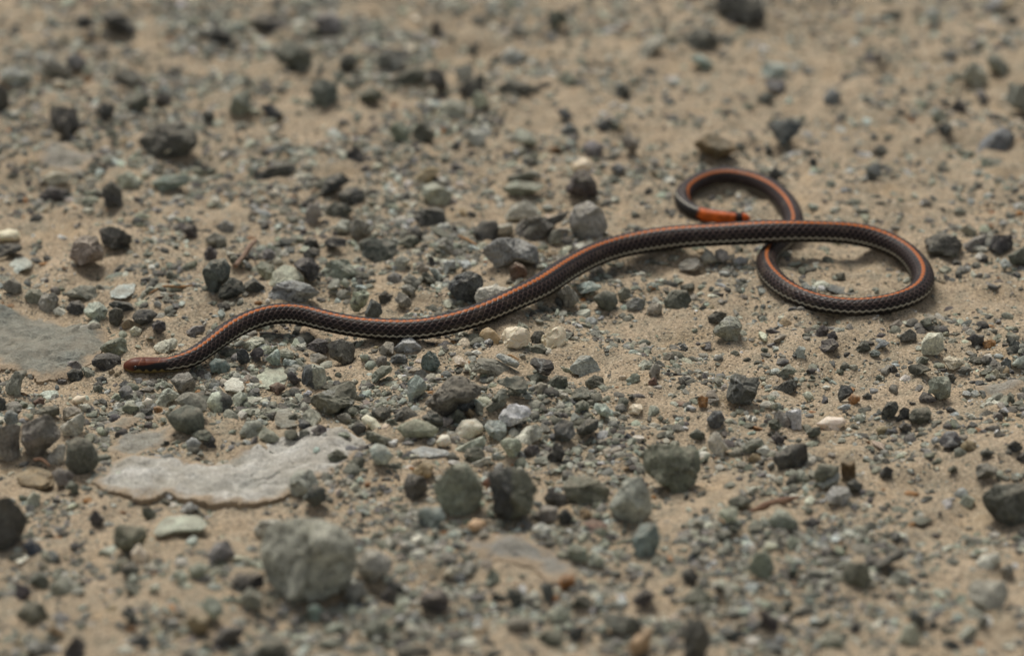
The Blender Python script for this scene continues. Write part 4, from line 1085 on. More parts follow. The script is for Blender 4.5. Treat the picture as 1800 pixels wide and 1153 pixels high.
# the 300 stones that show largest are things of their own; smaller ones join the gravel
named = sorted([e for e in entries if e['name'] != '-' and e['name'] == 'stone'], key=lambda e: -e['area'])
for e in named[298:]:
    e['name'] = '-'
GRAVEL_V, GRAVEL_T, GRAVEL_C = [], [], []
GROUPS = {'stone': 'grey and green stones lying on the sandy track', 'pebble': 'small pebbles and chips among the gravel',
          'slab': 'flat rock slabs set in the sand', 'boulder': 'large rocks on the sandy track'}
HALVES = {}
for n, e in enumerate(entries):
    rng = np.random.default_rng(1000 + n)
    A = e['area']
    sub = 5 if A > 2600 else 4 if (A > 260 and e['name'] != '-') else 3
    V, T, ctr = build_slab(e, rng) if e['name'] == 'slab' else build_stone(e, sub, rng)
    e['ctr'] = ctr
    c0 = e['col'].split('>')[0]
    rgb = np.array(lin(PAL[c0])) * (1 + rng.normal(0, 0.05)) * (1 + rng.normal(0, 0.025, 3))
    if e['name'] == '-':
        GRAVEL_T.append(T + sum(len(v) for v in GRAVEL_V)); GRAVEL_V.append(V); GRAVEL_C.append(np.tile(rgb, (len(V), 1)))
        continue
    base = np.array([ctr[0], ctr[1], float(hground(ctr[0], ctr[1]))])
    me = mesh_tris(e['name'], V - base, T)
    if e['style'][0] in 'afm':
        me.set_sharp_from_angle(angle=radians(28 if e['style'][0] == 'a' else 34))
    if 'rim' in e:
        at = me.attributes.new('rim', 'FLOAT', 'POINT'); at.data.foreach_set('value', e['rim'].astype(np.float32))
    key = e['style'][1:]
    if key == 'h':
        c2 = e['col'].split('>')[1]
        if e['col'] not in HALVES:
            HALVES[e['col']] = stone_mat('stone_two_tone', half=lin(PAL[c2]), dust=0.25)
        mat = HALVES[e['col']]
    elif key == '' and e['style'][0] == 'f' and e['name'] == 'slab':
        mat = MS['f']
    else:
        mat = MS[key]
    me.materials.append(mat)
    o = bpy.data.objects.new(e['name'], me)
    o.location = base
    o.color = (*np.clip(rgb, 0, 0.85), 1)
    o['label'] = e['label']
    o['category'] = e['name'] if e['name'] != 'slab' else 'rock slab'
    o['group'] = GROUPS[e['name']]
    o['kind'] = 'thing'
    link(o)

# ------------------------------------------------------------------ gravel too small to tell apart one by one
SLABS = [e['poly'] for e in entries if e['name'] == 'slab']
BLOBS = [(640, 460, 360, 90, 1.15), (420, 690, 420, 80, 1.0), (900, 740, 320, 105, 1.0), (500, 110, 400, 130, .75), (850, 180, 140, 70, .4),
         (650, 1030, 600, 140, .8), (1350, 970, 380, 100, .5), (250, 330, 250, 60, .3), (1650, 640, 160, 50, .25), (1350, 760, 200, 50, .25), (1180, 480, 120, 40, .4),
         (210, 460, 150, 50, -.3), (1450, 180, 330, 170, -.22), (1300, 610, 260, 60, -.16), (1050, 130, 220, 120, -.12), (1490, 480, 130, 60, -.25),
         (1650, 1000, 170, 120, -.12), (1000, 300, 200, 60, -.1)]
def density(x, y, patch):
    d = np.full(len(x), 0.40)
    for bx, by, sx, sy, wgt in BLOBS:
        d += wgt * np.exp(-((x - bx) / sx) ** 2 - ((y - by) / sy) ** 2)
    d = np.clip(d, 0.08, 1.6) * (0.12 + 1.7 * np.clip((patch - 0.28) / 0.44, 0, 1))
    for p in SLABS:
        d = np.where(inside(p, x, y), d * 0.12, d)
    return d / 3.0

def scatter(n, rng, margin=110):
    """n points on the ground, thick where the photo is stony and thin on the open sand; returns world x, y and metres per photo pixel."""
    X, Y = [], []
    have = 0
    while have < n:
        m = n * 3
        x = rng.uniform(-0.215, 0.215, m); y = rng.uniform(-0.235, 0.315, m)
        px, py, d = project(np.stack([x, y, np.zeros(m)], 1))
        pt = fbm(np.stack([x * 55, y * 55, np.full(m, 2.0)], 1), 2)
        ok = rng.random(m) < density(px, py, pt)
        ok &= (px > -margin) & (px < 1800 + margin)
        X.append(x[ok]); Y.append(y[ok]); have += ok.sum()
    X = np.concatenate(X)[:n]; Y = np.concatenate(Y)[:n]
    return X, Y
def surround(n, rng):
    """The same gravel carries on, thinner, past the edges of the photo."""
    x = rng.uniform(-0.5, 0.5, n * 5); y = rng.uniform(-0.5, 0.65, n * 5)
    out = np.maximum(np.maximum(abs(x) - 0.2, -0.235 - y), np.maximum(y - 0.30, 0))
    ok = ((abs(x) > 0.205) | (y < -0.232) | (y > 0.31)) & (rng.random(n * 5) < np.exp(-np.clip(out, 0, None) / 0.16) * np.clip(fbm(np.stack([x * 30, y * 30, 0 * x], 1), 3) * 3 - 0.9, 0.05, 1))
    return x[ok][:n], y[ok][:n]
GP = ['g', 'gl', 'gd', 'bl', 'k', 'kp', 'n', 'gp', 'tl', 'bd', 'p', 'rn', 'y', 'o', 'w', 'nl']
GW = np.array([20, 15, 16, 7, 11, 8, 14, 5, 4, 6, 4, 3, 2.5, 1, 0.9, 6]); GW = GW / GW.sum()
GC = np.array([lin(PAL[k]) for k in GP])

NAMED = [e['poly'] for e in entries if e['name'] not in ('-', 'slab')]
def hides_named(x, y, s):
    """True where a stone of s pixels at photo point (x, y) would sit in front of one of the stones built singly."""
    bad = np.zeros(len(x), bool)
    for p in NAMED:
        lo, hi = p.min(0), p.max(0)
        k = np.flatnonzero((x > lo[0] - 2) & (x < hi[0] + 2) & (y > lo[1]) & (y < hi[1] + 22))
        if len(k):
            bad[k] |= inside(p, x[k], y[k]) | inside(p, x[k], y[k] - 0.55 * s[k])
    return bad

def rot_z(a):
    c, s = np.cos(a), np.sin(a); z = np.zeros_like(a); o = np.ones_like(a)
    return np.stack([np.stack([c, -s, z], -1), np.stack([s, c, z], -1), np.stack([z, z, o], -1)], -2)
def rot_x(a):
    c, s = np.cos(a), np.sin(a); z = np.zeros_like(a); o = np.ones_like(a)
    return np.stack([np.stack([o, z, z], -1), np.stack([z, c, -s], -1), np.stack([z, s, c], -1)], -2)

def strew(n, lo, hi, power, templates, rng, sink, keep_clear, coarse=None, where=None, ring=False):
    X, Y = scatter(n, rng) if not ring else surround(n, rng)
    if where is not None:
        ok = where(project(np.stack([X, Y, 0 * X], 1))[1]); X, Y = X[ok], Y[ok]; n = len(X)
    u = rng.random(n)
    a = 1 - power
    size = (lo ** a + u * (hi ** a - lo ** a)) ** (1 / a)          # photo pixels
    n = len(X); size = size[:n]
    px, py, d = project(np.stack([X, Y, np.zeros(n)], 1))
    if keep_clear is not None:
        ok = keep_clear(X, Y, size * S0)
        ok &= ~hides_named(px, py, size)
        X, Y, size, px, py, d = X[ok], Y[ok], size[ok], px[ok], py[ok], d[ok]
        n = len(X)
    R = size * S0 * 0.5
    sc = R[:, None] * np.stack([rng.uniform(0.8, 1.45, n), rng.uniform(0.65, 1.05, n), rng.uniform(0.4, 0.95, n)], 1)
    M = rot_z(rng.uniform(0, 2 * pi, n)) @ rot_x(rng.normal(0, 0.3, n))
    ci = rng.choice(len(GP), n, p=GW)
    C = GC[ci] * np.clip(0.84 + rng.normal(0, 0.22, (n, 1)), 0.4, 1.4) * (1 + rng.normal(0, 0.03, (n, 3)))
    Z = hground(X, Y) + sc[:, 2] * sink
    which = rng.integers(0, len(templates), n)
    if coarse is not None:                       # simpler shapes where the photo is out of focus
        far = (py < 330) | (py > 880)
        which = np.where(far, len(templates) + rng.integers(0, len(coarse), n), which)
        templates = templates + coarse
    VV, TT, CC = [], [], []
    base = 0
    for k, (tv, tt) in enumerate(templates):
        s = which == k
        m = s.sum()
        if not m:
            continue
        v = np.einsum('nij,nvj->nvi', M[s], tv[None] * sc[s][:, None, :]) + np.stack([X[s], Y[s], Z[s]], 1)[:, None, :]
        VV.append(v.reshape(-1, 3))
        TT.append((tt[None] + (base + np.arange(m) * len(tv))[:, None, None]).reshape(-1, 3))
        CC.append(np.repeat(C[s], len(tv), 0))
        base += m * len(tv)
    return np.concatenate(VV), np.concatenate(TT), np.concatenate(CC)
# ------------------------------------------------------------------ the snake's course: photo x, y of the body's middle, thickness in photo pixels, clearance under the belly (mm), roll (degrees)
PATH = """223,643,12,0.6,0 228,643.5,22,0.6,0 236,643,27.5,0.6,0 248,642.5,29.5,0.6,0 262,642,30,0.6,0 276,642.5,28.5,0.6,0 292,642.5,27,0.6,-6 312,639.5,29.5,0.6,-6 333,632,33,1,-12 366,611,34,2,-12
400,586,36.5,3,-12 433,566,37,3.5,-12 467,554,37,3.8,-12 500,551,37,3.6,-12 533,554,37.5,3.2,-12 583,567,37.5,2.4,-12 633,576,38,1.6,-12 683,580,39,1.2,-12 730,580,39,1.2,-12 770,574,39.5,1.4,-12
820,562,41,1.8,-12 870,545,42,2.2,-12 903,528.5,43,2.2,-12 937,510,44,2.2,-12 970,490.5,44,2.2,-12 1013,465.5,44,2.2,-12 1047,450,44,2.2,-12 1080,438.5,43.5,2.2,-12 1113,429.5,43.5,2.2,-12 1147,423.5,43.5,2.2,-12
1180,419.5,43.5,2.2,-12 1213,416,43,2.2,-12 1278,412.5,42.5,5,-12 1340,409.5,42,6.6,-12 1384,408,41,7.1,-12 1430,408,40.5,6.4,-12 1469,409.5,40,4.6,-12 1511,414,40,2.6,-12 1553,426,40,1,-8 1586,442,40,0.2,-4
1610,463,40.5,0,0 1622,487,40,0,0 1612,512,38.5,0,0 1590,527,37.5,0,0 1565,535.5,37,0,0 1532,540.5,36.5,0,0 1490,542,36,0,0 1448,537,36,0,0 1411,526.5,36.5,0,0 1383,512,37,0,0
1362,494,37,0,0 1349,472,37,0,0 1350,452,36.5,0,0 1364,435,36.5,0,0 1383,419,36.5,0,0 1394,402,36,0,0 1394,384,36,0,8 1386,365,36,0,14 1373,348,35.5,0,20 1355,333,35,0,24
1331,321,34.5,0,28 1306,313.5,34,0,32 1282,310.5,34,0,32 1257,311,33.5,0,32 1233,317,33,0,30 1214,327,32,0,28 1201.5,340,31,0,30 1200,353,29,0.2,46 1208,365,26,0.6,60 1224,374.5,25,1.2,62
1245,379,24.5,1.6,62 1268,382,24,1.8,62 1290,384,22.5,1.8,62 1303,384,19.5,1.8,62 1311,384,15,1.8,62 1317,384,6,1.8,62"""
cp = np.array([[float(v) for v in p.split(',')] for p in PATH.split()])

def catmull(P, n):
    """A centripetal spline through P with about n evenly spaced points."""
    P0 = np.vstack([2 * P[:1] - P[1:2], P, 2 * P[-1:] - P[-2:-1]])
    out = []
    for k in range(1, len(P0) - 2):
        a, b, c, d = P0[k - 1:k + 3]
        t = np.linspace(0, 1, 40, endpoint=False)[:, None]
        m1 = (c - a) * 0.5; m2 = (d - b) * 0.5
        out.append((2 * t ** 3 - 3 * t ** 2 + 1) * b + (t ** 3 - 2 * t ** 2 + t) * m1 + (-2 * t ** 3 + 3 * t ** 2) * c + (t ** 3 - t ** 2) * m2)
    out.append(P[-1:])
    Q = np.vstack(out)
    L = np.concatenate([[0], np.cumsum(np.linalg.norm(np.diff(Q[:, :3], axis=0), axis=1))])
    s = np.linspace(0, L[-1], n)
    return np.stack([np.interp(s, L, Q[:, k]) for k in range(Q.shape[1])], 1), s

cl = cp[:, 3].copy()
for _ in range(3):
    cl[1:-1] = 0.25 * cl[:-2] + 0.5 * cl[1:-1] + 0.25 * cl[2:]
zc = np.full(len(cp), 0.004)
for _ in range(5):
    G3 = np.array([ground([a[0]], [a[1]], z)[0] for a, z in zip(cp, zc)])
    R_ = 0.515 * cp[:, 2] * ((G3 - CAM) @ FW) / F
    hz = hground(G3[:, 0], G3[:, 1])
    for _k in range(6):
        hz[1:-1] = 0.25 * hz[:-2] + 0.5 * hz[1:-1] + 0.25 * hz[2:]
    zc = hz + R_ * 0.97 + cl / 1000
ctrl = np.hstack([G3, R_[:, None], np.radians(cp[:, 4:5])])
NR = 2150
path, sl = catmull(ctrl, NR)
C3, RAD, ROLL = path[:, :3], np.clip(path[:, 3], 0.0005, None), path[:, 4]
RAD = RAD * (1 + 0.08 * (vnoise(np.stack([sl * 60, sl * 0, sl * 0], 1)) - 0.5))
k = np.ones(41) / 41
for ax in range(3):                                                # smooth the course
    pad = np.concatenate([np.full(20, C3[0, ax]), C3[:, ax], np.full(20, C3[-1, ax])])
    sm = np.convolve(pad, k, 'valid'); sm[:25] = C3[:25, ax]; sm[-25:] = C3[-25:, ax]
    C3[:, ax] = sm
_w = np.clip(sl / 0.03, 0, 1) * np.clip((sl[-1] - sl) / 0.03, 0, 1)
for ax in (0, 1):                                                  # small kinks in the course
    C3[:, ax] += _w * 0.0011 * (vnoise(np.stack([sl * 55, sl * 0 + 3 + ax, sl * 0], 1)) - 0.5)
TG = np.gradient(C3, axis=0); TG /= np.linalg.norm(TG, axis=1)[:, None]
UPV = np.array([0, 0, 1.0]); U0 = UPV[None] - (TG @ UPV)[:, None] * TG; U0 /= np.linalg.norm(U0, axis=1)[:, None]
LF = np.cross(U0, TG)                                              # left of travel seen from above is -LF
LFT = LF
UD = np.cos(ROLL)[:, None] * U0 + np.sin(ROLL)[:, None] * LFT       # the back of the snake
LD = np.cos(ROLL)[:, None] * LFT - np.sin(ROLL)[:, None] * U0

NA = 88
ROWS = 6.5                                                          # scale rows from spine to belly edge
# rows sit evenly over the back and flanks (0..132 degrees each side), the broad belly plates fill the rest
tt = np.linspace(-1, 1, NA + 1)[:-1]
tt = np.sign(tt) * np.abs(tt) ** 1.0
ANG = tt * pi
flank = radians(132)
TROW = np.where(abs(ANG) <= flank, ANG / flank * ROWS, np.sign(ANG) * (ROWS + (abs(ANG) - flank) / (pi - flank) * 2.0))
SCALE_LEN = 0.00205
U = sl / SCALE_LEN
UU, TR = np.meshgrid(U, TROW, indexing='ij')
# scales: staggered rows of pointed hexagons
def scales(u, t):
    r0 = np.round(t)
    best = np.full(u.shape, 9.0); second = np.full(u.shape, 9.0); bu = np.zeros(u.shape); bt = np.zeros(u.shape); bid = np.zeros(u.shape)
    for dr in (-1, 0, 1):
        r = r0 + dr
        o = np.where(np.mod(r, 2) == 0, 0.0, 0.5)
        for dc in (-1, 0, 1):
            cu = np.round(u - o) + dc + o
            d = np.hypot((u - cu) * 1.0, (t - r) * 0.62)
            nb = d < best
            second = np.where(nb, best, np.minimum(second, d))
            bu = np.where(nb, u - cu, bu); bt = np.where(nb, t - r, bt); bid = np.where(nb, cu * 13.37 + r * 7.91, bid)
            best = np.minimum(best, d)
    return second - best, bu, bt, bid
edge, su, stt, sid = scales(UU, TR)
rnd = np.mod(np.sin(sid * 12.9898) * 43758.5453, 1.0)
AT = abs(TR)
belly = AT > ROWS - 0.1
pe = np.abs(np.mod(UU, 1.0) - 0.5)
edge = np.where(belly, np.where(AT > ROWS + 0.15, (0.5 - pe) * 2, edge), edge)
grow = np.clip((sl - 0.010) / 0.006, 0, 1)[:, None]                 # scales fade out over the smooth head plates
bulge = np.clip(edge / 0.30, 0, 1)
H = (0.00016 * (bulge ** 0.7 - 1) + 0.00009 * np.clip(-su + 0.1, -0.5, 0.5) * (~belly)) * grow
taper = np.clip(RAD / 0.003, 0.3, 1)[:, None]
RR = RAD[:, None] + H * taper
ca, sa = np.cos(ANG), np.sin(ANG)
flat = np.where(ca < -0.3, -0.3 + (ca + 0.3) * 0.72, ca)            # belly a little flattened
headk = np.exp(-((sl - 0.0075) / 0.006) ** 2)[:, None]
wide = 1.0 + 0.10 * headk                                            # the head is broader than deep
deep = 1.0 - 0.06 * headk
V = C3[:, None, :] + RR[..., None] * (flat[None, :, None] * UD[:, None, :] * deep[..., None] + sa[None, :, None] * LD[:, None, :] * wide[..., None])

# ---- skin colours: these are the animal's own pattern
def L(*rgb):
    return np.array(lin(rgb))
dark = np.empty(UU.shape + (3,))
cen = np.clip(edge / 0.45, 0, 1)[..., None]
rowk = np.clip((5.0 - AT) / 3.5, 0, 1)[..., None]
body_c = (1 - rowk) * L(13, 12, 12) + rowk * L(30, 18, 15)
body_c = body_c * (0.8 + 0.4 * rnd[..., None])
net = (1 - rowk) * L(86, 79, 74) + rowk * L(108, 88, 80)
ew = np.clip(1 - edge / 0.13, 0, 1)[..., None]
colr = body_c * (1 - ew) + net * ew
colr = np.where((AT < 1.4)[..., None] & (AT > 0.6)[..., None], L(30, 24, 23) * np.ones(3), colr)
# orange line along the spine, keeled scale by scale
zig = 0.10 * np.cos(UU * 2 * pi)
stripe = np.clip((0.47 + zig - AT) / 0.14, 0, 1)[..., None]
sc_ = 0.88 + 0.26 * np.clip(np.cos(UU * 2 * pi), 0, 1)[..., None]
colr = colr * (1 - stripe) + L(166, 88, 26) * sc_ * stripe
# pale wavy line low on the flank
wav = 4.32 + 0.2 * (np.abs(np.mod(UU, 1.0) - 0.5) * 4 - 1)
wl = np.clip((0.27 - abs(AT - wav)) / 0.12, 0, 1)[..., None]
colr = colr * (1 - wl) + L(190, 185, 168) * (0.8 + 0.2 * rnd[..., None]) * wl
colr = np.where(belly[..., None], L(26, 25, 25) * np.ones(3), colr)
bd = (belly & (np.mod(UU, 11) < 4.5) & (sl[:, None] < sl[-1] - 0.075))[..., None]
colr = np.where(bd, L(150, 146, 130) * np.ones(3), colr)
# scuffs and settled dust
scuff = fbm(np.stack([UU.ravel() * 0.22, TR.ravel() * 0.35, 0 * UU.ravel()], 1), 3).reshape(UU.shape)[..., None]
colr = colr * (0.78 + 0.44 * scuff)
dusty = np.clip((fbm(np.stack([UU.ravel() * 0.5 + 31, TR.ravel() * 0.9, 0 * UU.ravel()], 1), 3).reshape(UU.shape) - 0.60) / 0.12, 0, 1)[..., None] * 0.10
colr = colr * (1 - dusty) + L(150, 134, 112) * dusty
# head: red-brown cap, black mask, yellowish jaw
S = sl[:, None] * np.ones_like(AT)
hm = np.clip((0.0138 - S) / 0.0012, 0, 1)[..., None]
A = abs(ANG)[None, :] * np.ones_like(S)
capb = np.clip((radians(66) - 0.5 * np.clip((S - 0.006) / 0.006, 0, 1) * radians(60) - A) / 0.12, 0, 1)[..., None]
jaw = np.clip((A - radians(94) - 0.15 * np.sin(S * 2600)) / 0.1, 0, 1)[..., None] * np.clip((S - 0.0016) / 0.0008, 0, 1)[..., None]
hc = L(26, 22, 20) * (1 - capb) + L(92, 46, 28) * capb
snout = np.clip((0.0038 - S) / 0.0012, 0, 1)[..., None] * (1 - np.clip((A - radians(118)) / 0.2, 0, 1)[..., None])
hc = hc * (1 - snout) + L(96, 50, 30) * snout
hc = hc * (1 - jaw) + L(120, 104, 64) * jaw
# pale seams between the head plates
seam = np.minimum(abs(S - 0.0048 - 0.0006 * np.cos(A * 3)), abs(S - 0.0112 + 0.0012 * np.clip(A, 0, 1.2)))
seam = np.minimum(seam, 0.004 * abs(A - radians(38)) + 0.003 * (S < 0.0048))
sf = np.clip(1 - seam / 0.00016, 0, 1)[..., None] * capb * 0.8
hc = hc * (1 - sf) + L(176, 116, 84) * sf
colr = colr * (1 - hm) + hc * hm
# neck: yellowish blotches low on the flank just behind the jaw
nb = np.clip(1 - abs(S - 0.0155) / 0.003, 0, 1) * (A > radians(104)) * (vnoise(np.stack([S.ravel() * 700, A.ravel() * 6, np.zeros(S.size)], 1)).reshape(S.shape) > 0.5)
colr = np.where(nb[..., None] > 0.2, L(128, 118, 80) * np.ones(3), colr)
# tail: orange below with a black ring near the blunt tip
end = sl[-1]
und = np.clip((A - radians(64) - 0.3 * (rnd - 0.5)) / 0.15, 0, 1) * np.clip((S - (end - 0.0172) - 0.0012 * rnd) / 0.0006, 0, 1)
colr = colr * (1 - und[..., None]) + (L(204, 96, 24) * (0.65 + 0.5 * rnd[..., None]) * (0.7 + 0.3 * np.clip(edge / 0.2, 0, 1))[..., None]) * und[..., None]
ring = ((S > end - 0.0049 - 0.0004 * rnd) & (S < end - 0.0031 + 0.0004 * rnd))[..., None]
colr = np.where(ring, L(40, 26, 24) * np.ones(3), colr)
tip = (S > end - 0.0031)[..., None]
colr = np.where(tip, L(190, 84, 26) * np.ones(3), colr)

idx = np.arange(NR * NA).reshape(NR, NA)
nx_ = np.roll(idx, -1, 1)
Q = np.stack([idx[:-1], nx_[:-1], nx_[1:], idx[1:]], -1).reshape(-1, 4)
Vs = V.reshape(-1, 3)
# closed snout and tail tip: four shrinking rings each, folded into fans
def cap_ring(i, sgn):
    rings = []
    for f, q in ((0.86, 0.34), (0.6, 0.62), (0.3, 0.82)):
        rings.append(C3[i] + TG[i] * sgn * RAD[i] * q + (V[i] - C3[i]) * f)
    return rings
extra, faces = [], []
cols = [colr.reshape(-1, 3)]
n0 = len(Vs)
for i, sgn in ((0, -1), (NR - 1, 1)):
    prev = idx[i]
    for rg in cap_ring(i, sgn):
        cur = n0 + np.arange(NA); n0 += NA
        extra.append(rg); cols.append(colr[i])
        a, b = (prev, cur) if sgn > 0 else (cur, prev)
        faces.append(np.stack([a, np.roll(a, -1), np.roll(b, -1), b], -1)); prev = cur
    ctrp = C3[i] + TG[i] * sgn * RAD[i] * 0.9
    extra.append(ctrp[None]); cols.append(colr[i][:1]); cidx = n0; n0 += 1
    a = prev
    fan = np.stack([a, np.roll(a, -1), np.full(NA, cidx), np.full(NA, cidx)], -1) if sgn > 0 else np.stack([np.roll(a, -1), a, np.full(NA, cidx), np.full(NA, cidx)], -1)
    faces.append(fan)
Vs = np.vstack([Vs] + extra)
quads = np.vstack([Q] + [f for f in faces if f[0, 2] != f[0, 3]])
tris = np.vstack([f[:, :3] for f in faces if f[0, 2] == f[0, 3]])
allt = np.vstack([quads[:, [0, 1, 2]], quads[:, [0, 2, 3]], tris])
org = np.array([C3[NR // 3, 0], C3[NR // 3, 1], 0])
sm_ = mesh_tris('snake', Vs - org, allt)
bmv = bmesh.new(); bmv.from_mesh(sm_); bmesh.ops.recalc_face_normals(bmv, faces=bmv.faces[:]); bmv.to_mesh(sm_); bmv.free()
paint(sm_, 'skin', np.vstack(cols))
M = Mat('snake_skin')
M.put(M.b.inputs['Base Color'], M.node('ShaderNodeAttribute', 0, {'attribute_name': 'skin'}))
cs = M.node('ShaderNodeTexCoord', 3)
M.put(M.b.inputs['Roughness'], M.rng(M.noise(cs, 900, 3), 0.35, 0.65, 0.38, 0.56))
M.b.inputs['Specular IOR Level'].default_value = 0.25
M.bump(M.noise(cs, 2500, 3), 0.12, 0.0002)
sm_.materials.append(M.m)
so = bpy.data.objects.new('snake', sm_); so.location = org
so['label'] = 'slender dark snake with an orange spine stripe and orange tail tip, coiled at right'
so['category'] = 'snake'
link(so)
# eyes
E = Mat('snake_eye'); E.b.inputs['Base Color'].default_value = (0.008, 0.006, 0.005, 1); E.b.inputs['Roughness'].default_value = 0.08
EN = E.noise(E.node('ShaderNodeTexCoord', 3), 3000); E.put(E.b.inputs['Base Color'], E.mix(EN, (0.006, 0.005, 0.004), (0.02, 0.010, 0.006)))
ie = int(np.searchsorted(sl, 0.0036))
for sgn in (-1, 1):
    ev, et = ico(3)
    a = radians(76)
    p = C3[ie] + RAD[ie] * 0.93 * (cos(a) * UD[ie] * deep[ie] + sgn * sin(a) * LD[ie] * wide[ie])
    em = mesh_tris('eye', ev * 0.0006, et); em.materials.append(E.m)
    eo = bpy.data.objects.new('eye', em); eo.location = p - org
    link(eo, so)

BANK = np.zeros_like(HZ)
# sand pressed up along the coil where the snake lies on it
_cx, _cz = C3[::5], (C3[:, 2] - RAD)[::5]
_low = _cz - hground(_cx[:, 0], _cx[:, 1]) < 0.0012
for (x, y, z), r in zip(_cx[_low], RAD[::5][_low]):
    i0, i1 = np.searchsorted(GX, [x - 0.009, x + 0.009]); j0, j1 = np.searchsorted(GY, [y - 0.009, y + 0.009])
    d_ = np.hypot(XX[j0:j1, i0:i1] - x, YY[j0:j1, i0:i1] - y)
    BANK[j0:j1, i0:i1] = np.maximum(BANK[j0:j1, i0:i1], 0.0012 * np.exp(-((d_ - 0.6 * r) / 0.0028) ** 2))
HZ += BANK
nx, ny = len(GX), len(GY)
idx = np.arange(nx * ny).reshape(ny, nx)
Q = np.stack([idx[:-1, :-1], idx[:-1, 1:], idx[1:, 1:], idx[1:, :-1]], -1).reshape(-1, 4)
gm = mesh_tris('sandy_ground', np.stack([XX.ravel(), YY.ravel(), HZ.ravel()], 1), Q)
gm.materials.append(sand_material())
go = bpy.data.objects.new('sandy_ground', gm); go['kind'] = 'structure'; go['label'] = 'dry tan sand of a gravel track'
link(go)


# ------------------------------------------------------------------ strew the fine gravel, clear of the snake
CC2 = C3[::6, :2]; CR = RAD[::6]; CZ = (C3[::6, 2] - RAD[::6])
def clear_of_snake(X, Y, size):
    ok = np.ones(len(X), bool)
    for b in range(0, len(X), 4000):
        d = np.hypot(X[b:b + 4000, None] - CC2[None, :, 0], Y[b:b + 4000, None] - CC2[None, :, 1])
        j = d.argmin(1)
        near = d[np.arange(len(j)), j] < 0.85 * CR[j] + 0.25 * size[b:b + 4000]
        gap = CZ[j] - hground(X[b:b + 4000], Y[b:b + 4000])
        ok[b:b + 4000] = ~near | (size[b:b + 4000] * 0.5 < gap)
    return ok
g1 = np.random.default_rng(21)
T2 = [stone_shape(g1, 2, k) for k in 'amamamamamramaramafmamaaamma']
T1 = [stone_shape(g1, 1, k) for k in 'amamamamamfaramamamaam']
octv = np.array([[1, 0, 0], [-1, 0, 0], [0, 1, 0], [0, -1, 0], [0, 0, 1], [0, 0, -1]], float)
octt = np.array([[0, 2, 4], [2, 1, 4], [1, 3, 4], [3, 0, 4], [2, 0, 5], [1, 2, 5], [3, 1, 5], [0, 3, 5]])
T0 = [(octv * g1.uniform(0.7, 1.2, (6, 1)) + g1.normal(0, 0.12, (6, 3)), octt) for _ in range(12)]
off = sum(len(v) for v in GRAVEL_V)
a0 = strew(N_LARGE, 11, 29, 2.2, T2, g1, 0.0, clear_of_snake, T1)
aa = strew(N_LARGE // 3, 18, 40, 2.2, T1, g1, 0.0, clear_of_snake, None, lambda py: (py > 930) | (py < 330))
a1 = strew(N_MID, 7, 11, 2.0, T1, g1, 0.1, clear_of_snake)
a2 = strew(N_SMALL, 4, 7, 2.0, T1, g1, 0.15, clear_of_snake)
ar = strew(17000, 8, 42, 1.9, T1, g1, 0.1, None, None, None, True)
for v, t, c in (a0, aa, a1, a2, ar):
    GRAVEL_V.append(v); GRAVEL_T.append(t + off); GRAVEL_C.append(c); off += len(v)
me = mesh_tris('gravel', np.vstack(GRAVEL_V), np.vstack(GRAVEL_T))
paint(me, 'tint', np.clip(np.vstack(GRAVEL_C), 0, 0.8))
me.set_sharp_from_angle(angle=radians(38))
me.materials.append(MS['g'])
o = bpy.data.objects.new('gravel', me); o['kind'] = 'stuff'; o['label'] = 'loose grey and green gravel strewn over the sand'; o['category'] = 'gravel'
link(o)
v, t, c = strew(N_GRIT, 1.7, 4.2, 2.2, T0, g1, 0.3, None)
me = mesh_tris('sand_grains', v, t, smooth=False)
paint(me, 'tint', np.clip(1.15 * (0.55 * c + 0.45 * np.array(lin(SAND))[None]), 0, 0.8))
me.materials.append(MS['grit'])
o = bpy.data.objects.new('sand_grains', me); o['kind'] = 'stuff'; o['label'] = 'coarse grit mixed into the sand'; o['category'] = 'grit'
link(o)

# ------------------------------------------------------------------ twigs, straw and leaf bits
def wood(name, c1, c2):
    M = Mat(name)
    co = M.node('ShaderNodeTexCoord', 3)
    M.put(M.b.inputs['Base Color'], M.mix(M.rng(M.noise(co, 700, 5), 0.35, 0.65, 0.0, 1.0), lin(c1), lin(c2)))
    M.b.inputs['Roughness'].default_value = 0.9
    M.bump(M.noise(co, 1500, 4), 0.5, 0.0004)
    return M.m

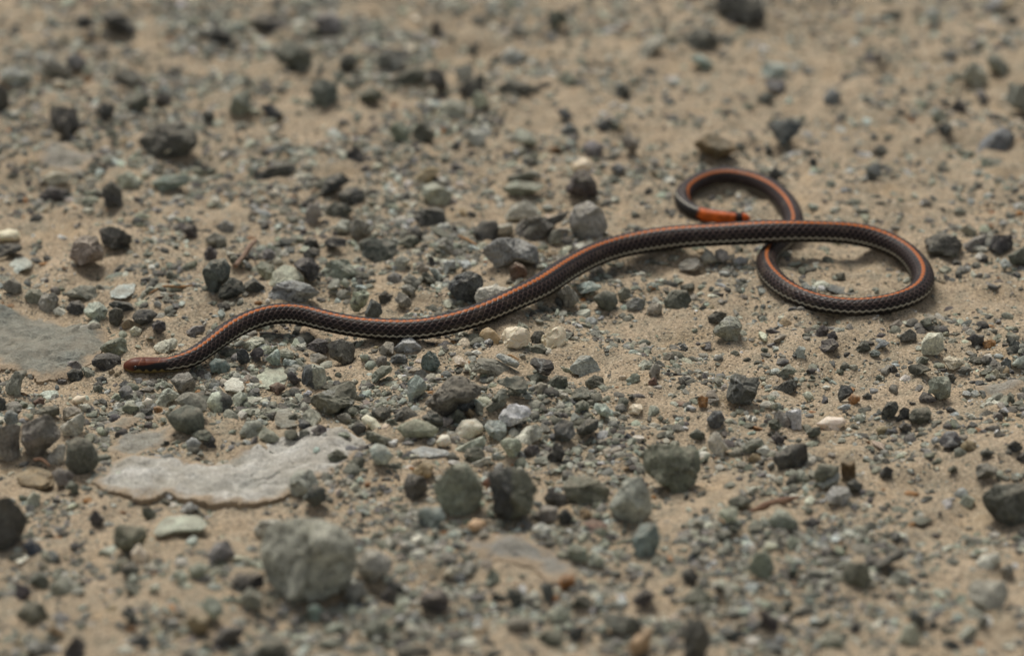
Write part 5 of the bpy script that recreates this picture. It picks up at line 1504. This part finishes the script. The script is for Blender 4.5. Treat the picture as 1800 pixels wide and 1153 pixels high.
def twig(pts, radii, lift, mat, label, name='twig', cat='twig', seed=0):
    """A stick through photo points that lies on the ground, lumpy and tapering."""
    P = np.array([[*ground([x], [y], 0.001)[0][:2], 0] for x, y in pts])
    P[:, 2] = hground(P[:, 0], P[:, 1]) + np.array(lift) / 1000
    Q, s = catmull(np.hstack([P, np.array(radii)[:, None] * S0]), 28)
    c, r = Q[:, :3], Q[:, 3]
    tg = np.gradient(c, axis=0); tg /= np.linalg.norm(tg, axis=1)[:, None]
    sd_ = np.cross(tg, UPV); sd_ /= np.linalg.norm(sd_, axis=1)[:, None]
    up = np.cross(sd_, tg)
    n = 10
    a = np.linspace(0, 2 * pi, n, endpoint=False)
    rr = r[:, None] * (0.8 + 0.4 * vnoise(np.stack([np.repeat(s * 900, n), np.tile(np.cos(a) * 1.4, 28), np.tile(np.sin(a) * 1.4, 28) + seed], 1)).reshape(28, n))
    V = c[:, None] + rr[..., None] * (np.cos(a)[None, :, None] * sd_[:, None] + np.sin(a)[None, :, None] * up[:, None])
    i = np.arange(28 * n).reshape(28, n); j = np.roll(i, -1, 1)
    q = np.stack([i[:-1], j[:-1], j[1:], i[1:]], -1).reshape(-1, 4)
    t = np.vstack([q[:, [0, 1, 2]], q[:, [0, 2, 3]]])
    V = np.vstack([V.reshape(-1, 3), c[:1], c[-1:]])
    e1 = np.stack([j[0], i[0], np.full(n, 28 * n)], -1); e2 = np.stack([i[-1], j[-1], np.full(n, 28 * n + 1)], -1)
    b = np.array([*c[14, :2], float(hground(c[14, 0], c[14, 1]))])
    me = mesh_tris(name, V - b, np.vstack([t, e1, e2])); me.materials.append(mat)
    o = bpy.data.objects.new(name, me); o.location = b; o['label'] = label; o['category'] = cat; o['group'] = 'bits of dry plant on the gravel'
    return link(o)
W1, W2, W3 = wood('twig_bark', (120, 98, 82), (152, 128, 108)), wood('straw', (176, 140, 98), (140, 104, 68)), wood('dark_twig', (70, 54, 42), (100, 78, 58))
WR = wood('dry_leaf', (112, 84, 66), (140, 112, 88))
twig([(414, 484), (428, 473), (440, 462), (450, 452)], [4.5, 4.2, 4.4, 3.2], [5, 6, 6.5, 6], W1, 'short reddish twig propped among dark stones above the first bend', seed=1)
twig([(262, 521), (288, 517), (315, 513), (340, 516)], [1.2, 2.2, 2.6, 1.0], [0.6, 1.2, 1.4, 0.8], W2, 'thin tan straw lying on sand behind the snake\'s head', 'straw', 'straw', 2)
twig([(274, 529), (292, 526), (312, 523)], [1.6, 3.0, 1.2], [0.3, 0.4, 0.3], W3, 'dark flat twig just under the thin tan straw', seed=3)
twig([(806, 426), (822, 433), (838, 441)], [1.4, 2.4, 1.6], [1.5, 2.0, 1.6], W2, 'tan splinter left of the black and white marbled rock', 'splinter', 'splinter', 4)
twig([(887, 660), (898, 657), (912, 663)], [1.4, 1.8, 1.2], [3.6, 4.0, 3.6], W2, 'tan splinter lying on the blue-green pebble with the pale rim', 'splinter', 'splinter', 7)
twig([(60, 823), (74, 826), (88, 831)], [2.2, 3.0, 2.0], [5.2, 5.4, 5.0], WR, 'orange bark chip on top of the flat tan stone at lower left', 'bark_chip', 'bark chip', 8)

twig([(1316, 905), (1345, 897), (1375, 891), (1404, 878)], [2.0, 6.5, 6.5, 2.0], [0.6, 1.0, 1.2, 1.4], WR, 'reddish brown bark sliver left of and behind the smooth green egg shaped stone', 'bark_sliver', 'bark', 9)
